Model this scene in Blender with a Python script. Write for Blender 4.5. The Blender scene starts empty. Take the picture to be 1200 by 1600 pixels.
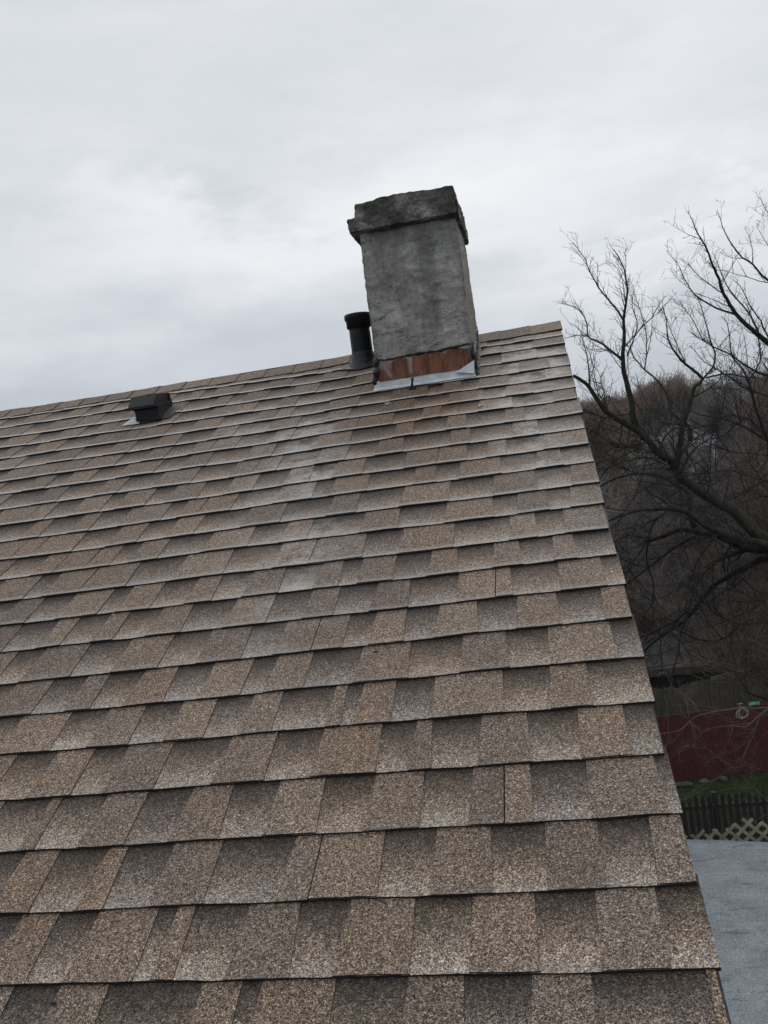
import bpy, bmesh, math, random
from mathutils import Vector, Matrix, noise
# ---------------------------------------------------------------- camera, sky, sun, exposure
sc = bpy.context.scene
COL = sc.collection
CAM = Vector((-0.14553, -4.30602, 7.80027))
FPX = 1386.96                                   # focal length in pixels of the 1200 x 1600 photograph
YAW, PIT, ROL = (math.radians(a) for a in (-10.62803, -2.17173, -7.72221))
S = math.radians(23.96682)                      # pitch of the roof
FWD = Vector((math.sin(YAW)*math.cos(PIT), math.cos(YAW)*math.cos(PIT), math.sin(PIT)))
_r = Vector((math.cos(YAW), -math.sin(YAW), 0)); _u = _r.cross(FWD)
RGT = _r*math.cos(ROL) + _u*math.sin(ROL)
UPV = -_r*math.sin(ROL) + _u*math.cos(ROL)
cd = bpy.data.cameras.new("camera"); cam = bpy.data.objects.new("camera", cd); COL.objects.link(cam)
cd.sensor_fit = 'VERTICAL'; cd.sensor_height = 36; cd.lens = FPX/1600*36
cd.clip_start = 0.05; cd.clip_end = 3000
M = Matrix((RGT, UPV, -FWD)).transposed().to_4x4(); M.translation = CAM
cam.matrix_world = M
sc.camera = cam
sc.view_settings.view_transform = 'Standard'; sc.view_settings.look = 'None'
sc.view_settings.gamma = 1; sc.view_settings.exposure = 0.0

SUN_EL, SUN_AZ = math.radians(48), math.radians(12)     # azimuth from +Y towards +X
sd = bpy.data.lights.new("sun", 'SUN'); sun = bpy.data.objects.new("sun", sd); COL.objects.link(sun)
sd.energy = 0.6; sd.angle = math.radians(25); sd.color = (1, .97, .93)
sdir = Vector((math.sin(SUN_AZ)*math.cos(SUN_EL), math.cos(SUN_AZ)*math.cos(SUN_EL), math.sin(SUN_EL)))
sun.rotation_euler = sdir.to_track_quat('Z', 'Y').to_euler()
sun.location = (0, 0, 40)

def ray(x, y): return FWD + RGT*((x-600)/FPX) - UPV*((y-800)/FPX)
def aty(x, y, Y):
    d = ray(x, y); return CAM + d*((Y-CAM.y)/d.y)
def atz(x, y, Z):
    d = ray(x, y); return CAM + d*((Z-CAM.z)/d.z)

def world_sky():
    w = bpy.data.worlds.new("World"); sc.world = w; w.use_nodes = True
    nt = w.node_tree; N, L = nt.nodes, nt.links
    bg = N['Background']; bg.inputs[1].default_value = 0.1
    sky = N.new('ShaderNodeTexSky'); sky.sky_type = 'NISHITA'; sky.sun_disc = False
    sky.sun_elevation = SUN_EL; sky.sun_rotation = SUN_AZ
    tc = N.new('ShaderNodeTexCoord')
    sx = N.new('ShaderNodeSeparateXYZ'); L.new(tc.outputs['Generated'], sx.inputs[0])
    def math_(op, a, b=None, clamp=False):
        m = N.new('ShaderNodeMath'); m.operation = op; m.use_clamp = clamp
        for i, v in enumerate((a, b)):
            if v is None: continue
            if isinstance(v, (int, float)): m.inputs[i].default_value = v
            else: L.new(v, m.inputs[i])
        return m.outputs[0]
    def noi(scale, detail, rough, mapscale, loc=(0,0,0)):
        mp = N.new('ShaderNodeMapping'); mp.inputs['Scale'].default_value = mapscale; mp.inputs['Location'].default_value = loc
        L.new(tc.outputs['Generated'], mp.inputs[0])
        n = N.new('ShaderNodeTexNoise'); n.inputs['Scale'].default_value = scale
        n.inputs['Detail'].default_value = detail; n.inputs['Roughness'].default_value = rough
        L.new(mp.outputs[0], n.inputs['Vector']); return n
    warp = noi(3.0, 5, .6, (1,1,2.6))
    # blobs of thicker and thinner cloud, warped by noise
    wv = N.new('ShaderNodeVectorMath'); wv.operation = 'MULTIPLY_ADD'
    sub = N.new('ShaderNodeVectorMath'); sub.operation = 'SUBTRACT'; L.new(warp.outputs['Color'], sub.inputs[0]); sub.inputs[1].default_value = (.5,.5,.5)
    L.new(sub.outputs[0], wv.inputs[0]); wv.inputs[1].default_value = (.55,.55,.32); L.new(tc.outputs['Generated'], wv.inputs[2])
    def blob(px, py, rh, rv, amp):
        d = ray(px, py).normalized()
        s = N.new('ShaderNodeVectorMath'); s.operation = 'SUBTRACT'; L.new(wv.outputs[0], s.inputs[0]); s.inputs[1].default_value = d
        q = N.new('ShaderNodeVectorMath'); q.operation = 'MULTIPLY'; L.new(s.outputs[0], q.inputs[0]); q.inputs[1].default_value = (1/rh, 1/rh, 1/rv)
        ln = N.new('ShaderNodeVectorMath'); ln.operation = 'LENGTH'; L.new(q.outputs[0], ln.inputs[0])
        e = math_('MULTIPLY', math_('MULTIPLY', ln.outputs['Value'], ln.outputs['Value']), -1)
        return math_('MULTIPLY', math_('EXPONENT', e), amp)
    tot = 0.0
    for b in ((520,385,.32,.085,.17),(1010,400,.22,.060,.21),(180,400,.28,.06,.05),(640,60,.4,.12,.03),
              (345,300,.09,.022,-.11),(440,350,.06,.018,-.10),(830,425,.11,.026,-.16),(1140,365,.07,.016,-.12),(1000,325,.09,.016,-.07),
              (120,330,.16,.018,-.05),(1100,80,.25,.08,.02),(60,560,.5,.10,-.06)):
        o = blob(*b); tot = o if tot == 0.0 else math_('ADD', tot, o)
    fine = noi(5.5, 7, .62, (1,1,3.6), (2.1,.4,.2))
    big = noi(1.7, 4, .5, (1,1,2.4), (7.3,1.1,0))
    v = math_('ADD', tot, math_('MULTIPLY', math_('SUBTRACT', fine.outputs[0], .5), .19))
    v = math_('ADD', v, math_('MULTIPLY', math_('SUBTRACT', big.outputs[0], .5), .26))
    el = N.new('ShaderNodeMapRange'); el.interpolation_type = 'SMOOTHSTEP'
    L.new(sx.outputs[2], el.inputs[0]); el.inputs[1].default_value = .0; el.inputs[2].default_value = .32
    el.inputs[3].default_value = .60; el.inputs[4].default_value = .74
    v = math_('ADD', v, el.outputs[0])
    zen = N.new('ShaderNodeMapRange'); L.new(sx.outputs[2], zen.inputs[0]); zen.inputs[1].default_value = .6; zen.inputs[2].default_value = 1
    zen.inputs[3].default_value = 0; zen.inputs[4].default_value = .35; v = math_('ADD', v, zen.outputs[0])
    low = N.new('ShaderNodeMapRange'); L.new(sx.outputs[2], low.inputs[0]); low.inputs[1].default_value = -.06; low.inputs[2].default_value = .0
    low.inputs[3].default_value = .35; low.inputs[4].default_value = 1; v = math_('MULTIPLY', v, low.outputs[0])
    v10 = math_('MULTIPLY', v, 10)
    cr = N.new('ShaderNodeValToRGB'); L.new(v, cr.inputs[0])
    cr.color_ramp.elements[0].position = .45; cr.color_ramp.elements[0].color = (.90, .985, 1.10, 1)
    cr.color_ramp.elements[1].position = .92; cr.color_ramp.elements[1].color = (.985, 1.0, 1.02, 1)
    sc_ = N.new('ShaderNodeVectorMath'); sc_.operation = 'SCALE'; L.new(cr.outputs[0], sc_.inputs[0]); L.new(v10, sc_.inputs['Scale'])
    mx = N.new('ShaderNodeMix'); mx.data_type = 'RGBA'; mx.inputs[0].default_value = .96
    L.new(sky.outputs[0], mx.inputs[6]); L.new(sc_.outputs[0], mx.inputs[7]); L.new(mx.outputs[2], bg.inputs[0])
world_sky()

# ---------------------------------------------------------------- helpers
rnd = random.Random(7)
def U(a, b): return rnd.uniform(a, b)
def tag(o, label=None, cat=None, group=None, kind=None):
    if label: o['label'] = label
    if cat: o['category'] = cat
    if group: o['group'] = group
    if kind: o['kind'] = kind
    return o
def empty(name, loc=(0,0,0)):
    o = bpy.data.objects.new(name, None); COL.objects.link(o); o.location = loc; o.empty_display_size = .2; return o
class MB:
    def __init__(s): s.v = []; s.f = []; s.m = []; s.c = {}; s.sm = []
    def face(s, pts, mi=0, cols=None, smooth=False):
        i = len(s.v); s.v += [tuple(p) for p in pts]; s.f.append(tuple(range(i, i+len(pts)))); s.m.append(mi); s.sm.append(smooth)
        if cols is not None: s.c[len(s.f)-1] = cols
    def box(s, x0, x1, y0, y1, z0, z1, mi=0):
        i = len(s.v)
        s.v += [(x,y,z) for z in (z0,z1) for y in (y0,y1) for x in (x0,x1)]
        for f in ((0,2,3,1),(4,5,7,6),(0,1,5,4),(2,6,7,3),(0,4,6,2),(1,3,7,5)):
            s.f.append(tuple(i+k for k in f)); s.m.append(mi); s.sm.append(False)
    def hexa(s, p, mi=0):      # 8 points, bottom ring then top ring
        i = len(s.v); s.v += [tuple(q) for q in p]
        for f in ((0,3,2,1),(4,5,6,7),(0,1,5,4),(1,2,6,5),(2,3,7,6),(3,0,4,7)):
            s.f.append(tuple(i+k for k in f)); s.m.append(mi); s.sm.append(False)
    def tube(s, pts, rad, n=6, mi=0, smooth=True, cap=True):
        pts = [Vector(p) for p in pts]
        if len(pts) < 2: return
        t = (pts[1]-pts[0]); t.normalize()
        a = t.orthogonal().normalized(); i0 = len(s.v)
        for k, p in enumerate(pts):
            if k == 0: d = pts[1]-pts[0]
            elif k == len(pts)-1: d = pts[-1]-pts[-2]
            else: d = pts[k+1]-pts[k-1]
            if d.length < 1e-9: d = t
            d = d.normalized(); a = (a - d*a.dot(d))
            a = a.normalized() if a.length > 1e-6 else d.orthogonal().normalized()
            b = d.cross(a); r = rad[k] if hasattr(rad, '__len__') else rad
            for j in range(n):
                an = 2*math.pi*j/n; q = p + (a*math.cos(an)+b*math.sin(an))*r; s.v.append((q.x,q.y,q.z))
        for k in range(len(pts)-1):
            for j in range(n):
                A = i0+k*n+j; B = i0+k*n+(j+1)%n
                s.f.append((A,B,B+n,A+n)); s.m.append(mi); s.sm.append(smooth)
        if cap and n > 3:
            s.f.append(tuple(i0+j for j in reversed(range(n)))); s.m.append(mi); s.sm.append(False)
            e = i0+(len(pts)-1)*n; s.f.append(tuple(e+j for j in range(n))); s.m.append(mi); s.sm.append(False)
    def build(s, name, mats, parent=None, loc=None):
        me = bpy.data.meshes.new(name); me.from_pydata(s.v, [], s.f)
        for m in (mats if isinstance(mats, (list,tuple)) else [mats]): me.materials.append(m)
        me.polygons.foreach_set('material_index', s.m); me.polygons.foreach_set('use_smooth', s.sm)
        if s.c:
            ca = me.color_attributes.new('tab', 'FLOAT_COLOR', 'CORNER')
            for fi, cols in s.c.items():
                p = me.polygons[fi]
                for k, li in enumerate(p.loop_indices):
                    ca.data[li].color = cols[k] if isinstance(cols, list) else cols
        me.update()
        o = bpy.data.objects.new(name, me); COL.objects.link(o)
        if parent:
            o.parent = parent
            o.location = -parent.location if parent.type == 'EMPTY' and loc is None else (loc or (0,0,0))
        elif loc: o.location = loc
        return o

class Mat:
    def __init__(s, name, rough=.8, spec=.4):
        s.m = bpy.data.materials.new(name); s.m.use_nodes = True; s.nt = s.m.node_tree
        s.N, s.L = s.nt.nodes, s.nt.links; s.b = s.N['Principled BSDF']
        s.b.inputs['Roughness'].default_value = rough; s.b.inputs['Specular IOR Level'].default_value = spec
        s.tc = s.N.new('ShaderNodeTexCoord')
    def mp(s, scale=(1,1,1), rot=(0,0,0), loc=(0,0,0)):
        m = s.N.new('ShaderNodeMapping'); m.inputs['Scale'].default_value = scale; m.inputs['Rotation'].default_value = rot; m.inputs['Location'].default_value = loc
        s.L.new(s.tc.outputs['Object'], m.inputs[0]); return m.outputs[0]
    def noise(s, scale, detail=4, rough=.55, vec=None, out=0):
        n = s.N.new('ShaderNodeTexNoise'); n.inputs['Scale'].default_value = scale; n.inputs['Detail'].default_value = detail; n.inputs['Roughness'].default_value = rough
        s.L.new(vec if vec is not None else s.tc.outputs['Object'], n.inputs['Vector']); return n.outputs[out]
    def voro(s, scale, vec=None, out='Color', feature='F1'):
        n = s.N.new('ShaderNodeTexVoronoi'); n.inputs['Scale'].default_value = scale; n.feature = feature
        s.L.new(vec if vec is not None else s.tc.outputs['Object'], n.inputs['Vector']); return n.outputs[out]
    def ramp(s, inp, stops, interp='LINEAR'):
        r = s.N.new('ShaderNodeValToRGB'); s.L.new(inp, r.inputs[0]); e = r.color_ramp.elements; r.color_ramp.interpolation = interp
        while len(e) < len(stops): e.new(.5)
        for k, (p, c) in enumerate(stops):
            e[k].position = p; e[k].color = (c if hasattr(c, '__len__') else (c,c,c)) + ((1,) if not hasattr(c,'__len__') or len(c) == 3 else ())
        return r.outputs[0]
    def mix(s, f, a, b, blend='MIX'):
        m = s.N.new('ShaderNodeMix'); m.data_type = 'RGBA'; m.blend_type = blend
        for i, v in ((0,f),(6,a),(7,b)):
            if isinstance(v, (int,float)): m.inputs[i].default_value = v if i == 0 else (v,v,v,1)
            elif isinstance(v, tuple): m.inputs[i].default_value = v + (1,)
            else: s.L.new(v, m.inputs[i])
        return m.outputs[2]
    def math(s, op, a, b=None, c=None, clamp=False):
        m = s.N.new('ShaderNodeMath'); m.operation = op; m.use_clamp = clamp
        for i, v in enumerate((a,b,c)):
            if v is None: continue
            if isinstance(v, (int,float)): m.inputs[i].default_value = v
            else: s.L.new(v, m.inputs[i])
        return m.outputs[0]
    def sep(s, v):
        x = s.N.new('ShaderNodeSeparateXYZ'); s.L.new(v, x.inputs[0]); return x.outputs
    def col(s, v):
        if isinstance(v, tuple): s.b.inputs['Base Color'].default_value = v + (1,)
        else: s.L.new(v, s.b.inputs['Base Color'])
        return s
    def bump(s, h, dist, strength=1):
        b = s.N.new('ShaderNodeBump'); b.inputs['Distance'].default_value = dist; b.inputs['Strength'].default_value = strength
        s.L.new(h, b.inputs['Height']); s.L.new(b.outputs[0], s.b.inputs['Normal']); return s
    def rough(s, v): s.L.new(v, s.b.inputs['Roughness']); return s

def noisy(name, c1, c2, scale, rough=.8, bump=None, detail=6, vec=None, spec=.4, lo=.35, hi=.65):
    m = Mat(name, rough, spec); v = m.mp(vec) if vec else None
    n = m.noise(scale, detail, .6, v); m.col(m.ramp(n, [(lo, c1), (hi, c2)]))
    if bump: m.bump(n, bump)
    return m.m

# ---------------------------------------------------------------- roof coordinates
RIDGE_Z = 8.42
EX, EV, EN = Vector((1,0,0)), Vector((0,-math.cos(S),-math.sin(S))), Vector((0,-math.sin(S),math.cos(S)))
def und(u, v):                                  # the deck is not perfectly flat
    return -.006 + .007*noise.noise(Vector((u*1.3+3, v*1.1, .5))) + .0035*noise.noise(Vector((u*3.4, v*2.9, 8.5)))
def W(u, v, h=0.0, flat=False):
    p = Vector((0,0,RIDGE_Z)) + EX*u + EV*v + EN*(h + (0 if flat else und(u, v))); return p
def on_roof(x, y):                              # photograph pixel to roof coordinates
    d = ray(x, y); o = Vector((0,0,RIDGE_Z)); t = ((o-CAM).dot(EN))/d.dot(EN); P = CAM + d*t
    return P.x, (P-o).dot(EV)

# ---------------------------------------------------------------- materials
def granules(name='shingle_granules', tabs=True):
    m = Mat(name, .72, .35)
    rot = (-S, 0, 0)
    g1 = m.voro(690); g2 = m.voro(330, out='Color'); g3 = m.noise(150, 4, .7)
    s1 = m.sep(g1); s2 = m.sep(g2)
    gr = m.math('ADD', m.math('MULTIPLY', s1[0], .62), m.math('MULTIPLY', s2[0], .28))
    gr = m.math('ADD', gr, m.math('MULTIPLY', m.math('SUBTRACT', g3, .5), .42))
    tanc = m.ramp(gr, [(.07,(.008,.008,.008)),(.27,(.044,.037,.033)),(.44,(.140,.112,.090)),(.62,(.250,.198,.155)),(.78,(.46,.37,.28)),(.94,(.90,.78,.64))])
    warm = m.mix(m.math('MULTIPLY', s1[1], .50), tanc, m.mix(1.0, tanc, (1.18,.97,.80), 'MULTIPLY'))
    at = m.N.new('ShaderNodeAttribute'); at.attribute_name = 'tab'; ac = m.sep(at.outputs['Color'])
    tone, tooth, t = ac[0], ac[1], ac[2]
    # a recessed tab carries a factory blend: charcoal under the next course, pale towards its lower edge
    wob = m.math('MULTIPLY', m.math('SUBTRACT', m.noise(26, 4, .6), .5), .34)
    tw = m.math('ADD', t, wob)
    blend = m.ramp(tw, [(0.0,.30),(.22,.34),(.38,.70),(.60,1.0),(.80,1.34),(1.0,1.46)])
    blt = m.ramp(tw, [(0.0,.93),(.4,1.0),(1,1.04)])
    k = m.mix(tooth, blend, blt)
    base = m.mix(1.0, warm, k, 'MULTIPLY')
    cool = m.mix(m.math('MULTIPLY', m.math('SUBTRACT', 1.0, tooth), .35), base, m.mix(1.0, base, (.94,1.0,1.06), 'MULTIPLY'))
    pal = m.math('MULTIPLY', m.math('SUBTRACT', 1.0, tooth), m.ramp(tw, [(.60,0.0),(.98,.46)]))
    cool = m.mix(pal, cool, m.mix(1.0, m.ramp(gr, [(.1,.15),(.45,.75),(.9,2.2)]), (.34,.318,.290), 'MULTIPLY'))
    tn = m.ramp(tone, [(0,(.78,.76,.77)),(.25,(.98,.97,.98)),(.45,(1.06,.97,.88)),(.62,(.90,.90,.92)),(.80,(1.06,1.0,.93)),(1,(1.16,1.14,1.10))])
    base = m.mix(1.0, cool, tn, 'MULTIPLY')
    # large weathering
    big = m.ramp(m.noise(1.9, 5, .6), [(.32,.86),(.68,1.14)])
    base = m.mix(1.0, base, big, 'MULTIPLY')
    # worn lower lip of each course, lit-edge sheen painted in, stronger towards the ridge
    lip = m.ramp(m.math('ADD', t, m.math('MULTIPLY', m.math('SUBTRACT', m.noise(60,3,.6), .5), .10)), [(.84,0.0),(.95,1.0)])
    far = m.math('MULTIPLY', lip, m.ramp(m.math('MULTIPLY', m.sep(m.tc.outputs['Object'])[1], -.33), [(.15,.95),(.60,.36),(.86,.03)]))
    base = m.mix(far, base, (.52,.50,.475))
    # pale bloom left by run-off beside and below the chimney
    def spot(cu, cv, ru, rv):
        c = W(cu, cv, 0, True)
        s_ = m.N.new('ShaderNodeVectorMath'); s_.operation = 'SUBTRACT'; m.L.new(m.tc.outputs['Object'], s_.inputs[0]); s_.inputs[1].default_value = c
        q = m.N.new('ShaderNodeVectorMath'); q.operation = 'MULTIPLY'; m.L.new(s_.outputs[0], q.inputs[0]); q.inputs[1].default_value = (1/ru, 1/(rv*math.cos(S)), 0)
        l = m.N.new('ShaderNodeVectorMath'); l.operation = 'LENGTH'; m.L.new(q.outputs[0], l.inputs[0])
        return m.math('EXPONENT', m.math('MULTIPLY', m.math('MULTIPLY', l.outputs['Value'], l.outputs['Value']), -1))
    st = None
    for a in ((-.17,.50,.13,.24),(-.17,.45,.12,.2),(-.12,.75,.10,.25),(-.30,.35,.10,.15),(-.10,1.05,.10,.40),(-.26,.9,.10,.3),(-1.05,1.0,.13,.30),(-.98,1.35,.12,.35),(-1.35,.8,.16,.2),(-.12,.45,.10,.35),(-.15,1.4,.14,.5),(-.9,1.9,.16,.5)):
        o = spot(*a); st = o if st is None else m.math('ADD', st, o)
    sn = m.ramp(m.noise(14, 7, .72, m.mp((.8,1.1,1.1))), [(.40,0.0),(.68,1.0)])
    sn = m.math('MULTIPLY', sn, m.ramp(t, [(.05,.45),(.55,.8),(1.0,1.5)]))
    st = m.math('MULTIPLY', st, m.ramp(tone, [(.25,.30),(.6,1.15),(1,1.6)]))
    st = m.math('MULTIPLY', m.math('MULTIPLY', st, sn), 0.85, clamp=True)
    base = m.mix(st, base, m.mix(1.0, m.ramp(gr, [(.1,.55),(.5,.95),(.9,1.3)]), (.50,.475,.445), 'MULTIPLY'))
    # fresher brown patch right under the chimney
    br = m.math('MULTIPLY', spot(-.60,.98,.26,.36), .45, clamp=True)
    base = m.mix(br, base, m.mix(1.0, base, (1.16,.90,.68), 'MULTIPLY'))
    base = m.mix(1.0, base, (.97,.985,1.01), 'MULTIPLY')
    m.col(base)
    m.bump(m.math('ADD', s1[2], m.math('MULTIPLY', g3, .8)), .0011, .8)
    return m.m
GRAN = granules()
EDGE = noisy('shingle_cut_edge', (.008,.008,.008), (.03,.028,.026), 300, .9)
PLASTIC = noisy('black_weathered_plastic', (.002,.0024,.003), (.006,.0075,.010), 14, .38, .0006, spec=.25)
TAR = Mat('roofing_tar', .38, .4); TAR.col(TAR.ramp(TAR.noise(40,5,.6), [(.35,(.004,.004,.005)),(.7,(.015,.016,.018))])); TAR.bump(TAR.noise(70,4,.6), .006); TAR = TAR.m
IRON = Mat('cast_iron_tarred', .5, .25); IRON.col(IRON.ramp(IRON.noise(30,5,.65), [(.35,(.003,.0034,.0045)),(.62,(.008,.009,.012)),(.8,(.03,.025,.025))])); IRON.bump(IRON.noise(60,4,.6), .002); IRON = IRON.m
GALV = noisy('galvanised_sheet', (.30,.345,.39), (.48,.52,.56), 22, .38, .0006, spec=.5)
APRON = noisy('bright_apron_metal', (.42,.46,.50), (.62,.66,.69), 26, .4, .0006, spec=.5)
DRIP = noisy('slate_blue_drip_edge', (.012,.017,.022), (.032,.043,.054), 40, .55)

def concrete(name, capmat=False):
    m = Mat(name, .92, .2)
    a = m.noise(7, 7, .62); fine = m.noise(85, 5, .7)
    streak = m.noise(13, 5, .6, m.mp((1.0,1.0,.16)))
    hor = m.noise(24, 5, .65, m.mp((.45,.45,1.5), (0,.06,0)))
    if capmat:
        c = m.ramp(a, [(.30,(.040,.039,.037)),(.44,(.090,.087,.080)),(.56,(.165,.160,.148)),(.68,(.40,.385,.36))])
        moss = m.ramp(m.noise(5,5,.6,m.mp((1,1,1),(0,0,0),(3,1,2))), [(.54,0.0),(.68,.45)])
        c = m.mix(moss, c, (.036,.046,.024))
        rust = m.ramp(m.noise(12,4,.6,m.mp((1,1,1),(0,0,0),(9,4,1))), [(.62,0.0),(.72,.5)])
        c = m.mix(rust, c, (.085,.055,.04))
        c = m.mix(1.0, c, m.ramp(fine, [(.3,.55),(.7,1.5)]), 'MULTIPLY')
        m.col(c); m.bump(m.math('ADD', m.noise(34,7,.7), m.math('MULTIPLY', fine, .5)), .022, 1)
        return m.m
    c = m.ramp(a, [(.28,(.150,.149,.140)),(.45,(.235,.236,.222)),(.58,(.295,.295,.276)),(.74,(.43,.425,.395))])
    c = m.mix(1.0, c, m.ramp(streak, [(.34,.72),(.50,1.0),(.66,1.42)]), 'MULTIPLY')
    pale = m.ramp(m.noise(16, 6, .7, m.mp((1,1,.45),(0,0,0),(1.7,2.2,.6))), [(.58,0.0),(.72,.55)])
    c = m.mix(pale, c, (.30,.305,.29))
    # lighter, browner tone on the right flank, dark damp band below the cap and at the foot
    x, y, z = m.sep(m.tc.outputs['Object'])
    side = m.ramp(m.math('ADD', x, m.math('MULTIPLY', m.math('SUBTRACT', a, .5), .03)), [(.395,0.0),(.42,1.0)])
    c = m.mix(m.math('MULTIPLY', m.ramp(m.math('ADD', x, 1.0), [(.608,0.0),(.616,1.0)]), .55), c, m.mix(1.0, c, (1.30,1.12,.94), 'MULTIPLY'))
    crack = m.ramp(hor, [(.29,.30),(.34,1.0)])
    c = m.mix(1.0, c, crack, 'MULTIPLY')
    c = m.mix(1.0, c, m.ramp(fine, [(.3,.74),(.7,1.26)]), 'MULTIPLY')
    m.col(c)
    pits = m.ramp(m.noise(52, 3, .5), [(.27,.30),(.33,1.0)]); c = m.mix(1.0, c, pits, 'MULTIPLY')
    ck = m.noise(5, 6, .6, m.mp((.6,.6,1.9),(0,.10,0),(4,2,7))); dk = m.math('ABSOLUTE', m.math('SUBTRACT', ck, .5))
    cl = m.ramp(dk, [(.0,.35),(.008,1.0)]); cm = m.ramp(m.noise(4,2,.5,m.mp((1,1,1),(0,0,0),(5,5,5))), [(.48,0.0),(.56,1.0)])
    c = m.mix(cm, c, m.mix(1.0, c, cl, 'MULTIPLY'))
    damp = m.ramp(m.math('ADD', z, m.math('MULTIPLY', m.math('SUBTRACT', streak, .5), .35)), [(0.0,1.0),(1.0,1.0)])
    m.col(c)
    h = m.math('ADD', m.math('MULTIPLY', hor, .7), m.math('MULTIPLY', fine, .35)); h = m.math('ADD', h, m.noise(38,6,.7))
    m.bump(h, .012, 1)
    return m.m
CONC = concrete('weathered_cement_render'); CAPM = concrete('mossy_cap_cement', True)
def rusty():
    m = Mat('rusted_counter_flashing', .7, .35)
    n = m.noise(15, 6, .65, m.mp((1,1,.5)))
    c = m.ramp(n, [(.28,(.030,.014,.010)),(.45,(.100,.038,.022)),(.60,(.170,.066,.036)),(.75,(.085,.04,.028))])
    c = m.mix(1.0, c, m.ramp(m.noise(40, 5, .7, m.mp((1,1,.12))), [(.34,.45),(.5,1.0),(.66,1.45)]), 'MULTIPLY')
    g = m.ramp(m.noise(20, 5, .6, m.mp((1,1,.45),(0,0,0),(.37,.2,.63))), [(.54,0.0),(.68,1.0)])
    c = m.mix(m.math('MULTIPLY', g, .8), c, (.30,.29,.29))
    m.col(c); m.bump(n, .003); return m.m
RUST = rusty()

# ---------------------------------------------------------------- the house
house = empty('house', (0,0,0))
tag(house, 'house with a weathered brown shingle roof and a grey cement chimney', 'house')

# where each course ends, measured at the rake (u=0) and two metres in; course 0 is the lowest complete one
VR = [3.341,3.199,3.057,2.913,2.766,2.621,2.477,2.334,2.187,2.046,1.894,1.759,1.608,1.473,1.335,1.191,1.045,.918,.788,.654,.507,.360,.235]
VL = [(-1.116,3.333),(-1.191,3.196),(-1.269,3.054),(-1.346,2.913),(-1.424,2.769),(-1.499,2.632),(-1.575,2.493),(-1.658,2.341),(-1.735,2.2),(-1.812,2.059),(-1.892,1.912),(-1.968,1.774),(-2.045,1.632),(-2.123,1.49),(-2.203,1.342),(-2.284,1.194),(-2.361,1.054),(-2.439,.91),(-2.52,.763),(-2.604,.608),(-2.686,.459),(-2.776,.294),(-2.86,.139)]
def bend(u, k):                                 # upper courses lift towards the chimney's left foot
    if k < 17: return 0
    a = math.exp(-((u+1.05)/.28)**2); return .016*a*min(1,(k-16)/3)
def course_v(k, u):
    if k < 0: return 3.341 + .1435*(-k) + .004*u*(.1)
    k = min(k, 22); vr = VR[k]; ul, vl = VL[k]
    f = max(0, min(1.6, u/ul)); sm = f
    return vr + (vl-vr)*sm + bend(u, k)

# tab joints read from the photograph for the nearest courses: (x in pixels, 'T' raised tab / 'R' recessed / 'B' butt joint then raised)
TR = {
 -1: (1588, 1588, [(5,'R'),(70,'T'),(157,'R'),(298,'T'),(368,'R'),(392,'T'),(518,'R'),(625,'T'),(729,'R'),(826,'T'),(936,'R'),(1116,'T')]),
 0: (1540, 1515, [(-30,'T'),(40,'R'),(100,'T'),(207,'R'),(235,'T'),(271,'R'),(350,'T'),(452,'R'),(520,'T'),(641,'R'),(734,'T'),(846,'R'),(940,'T'),(1050,'R')]),
 1: (1430, 1382, [(-20,'T'),(46,'R'),(120,'T'),(162,'R'),(232,'T'),(318,'R'),(430,'T'),(481,'B'),(590,'R'),(672,'T'),(771,'R'),(857,'T'),(950,'R'),(1031,'T')]),
 2: (1334, 1272, [(-40,'R'),(30,'T'),(54,'R'),(120,'T'),(194,'R'),(262,'T'),(342,'R'),(410,'T'),(495,'R'),(567,'T'),(656,'R'),(732,'T'),(788,'B'),(836,'R'),(924,'T'),(1048,'R')]),
 3: (1253, 1178, [(-20,'R'),(40,'T'),(110,'R'),(160,'T'),(240,'R'),(330,'T'),(413,'R'),(485,'T'),(587,'R'),(637,'T'),(675,'R'),(747,'T'),(832,'R'),(910,'T'),(990,'R')]),
 4: (1182, 1096, [(-10,'T'),(78,'R'),(135,'T'),(200,'R'),(255,'T'),(317,'R'),(370,'T'),(424,'R'),(507,'B'),(532,'R'),(550,'T'),(611,'R'),(673,'T'),(790,'R'),(861,'T'),(930,'R')]),
 5: (1123, 1026, [(-20,'T'),(48,'R'),(100,'T'),(140,'R'),(190,'T'),(254,'R'),(305,'T'),(374,'R'),(410,'T'),(473,'R'),(550,'T'),(638,'R'),(719,'T'),(798,'R'),(860,'T'),(968,'R')]),
 6: (1070, 965, [(-10,'R'),(30,'T'),(109,'R'),(172,'T'),(245,'R'),(304,'B'),(376,'R'),(425,'T'),(484,'B'),(534,'R'),(575,'T'),(630,'R'),(677,'T'),(748,'R'),(807,'T'),(880,'R'),(948,'T')]),
 7: (1020, 913, [(2,'R'),(55,'T'),(92,'R'),(140,'T'),(174,'R'),(225,'T'),(280,'R'),(345,'T'),(413,'R'),(470,'T'),(519,'R'),(575,'T'),(637,'R'),(713,'T'),(774,'B'),(803,'R'),(878,'T'),(953,'R')]),
 8: (978, 865, [(-6,'T'),(38,'R'),(84,'T'),(150,'R'),(178,'T'),(232,'R'),(285,'T'),(328,'R'),(375,'T'),(432,'R'),(486,'T'),(527,'R'),(554,'B'),(612,'R'),(665,'T'),(715,'R'),(770,'T'),(818,'R'),(868,'T'),(905,'R')]),
}
U_LEFT = -9.0
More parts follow.
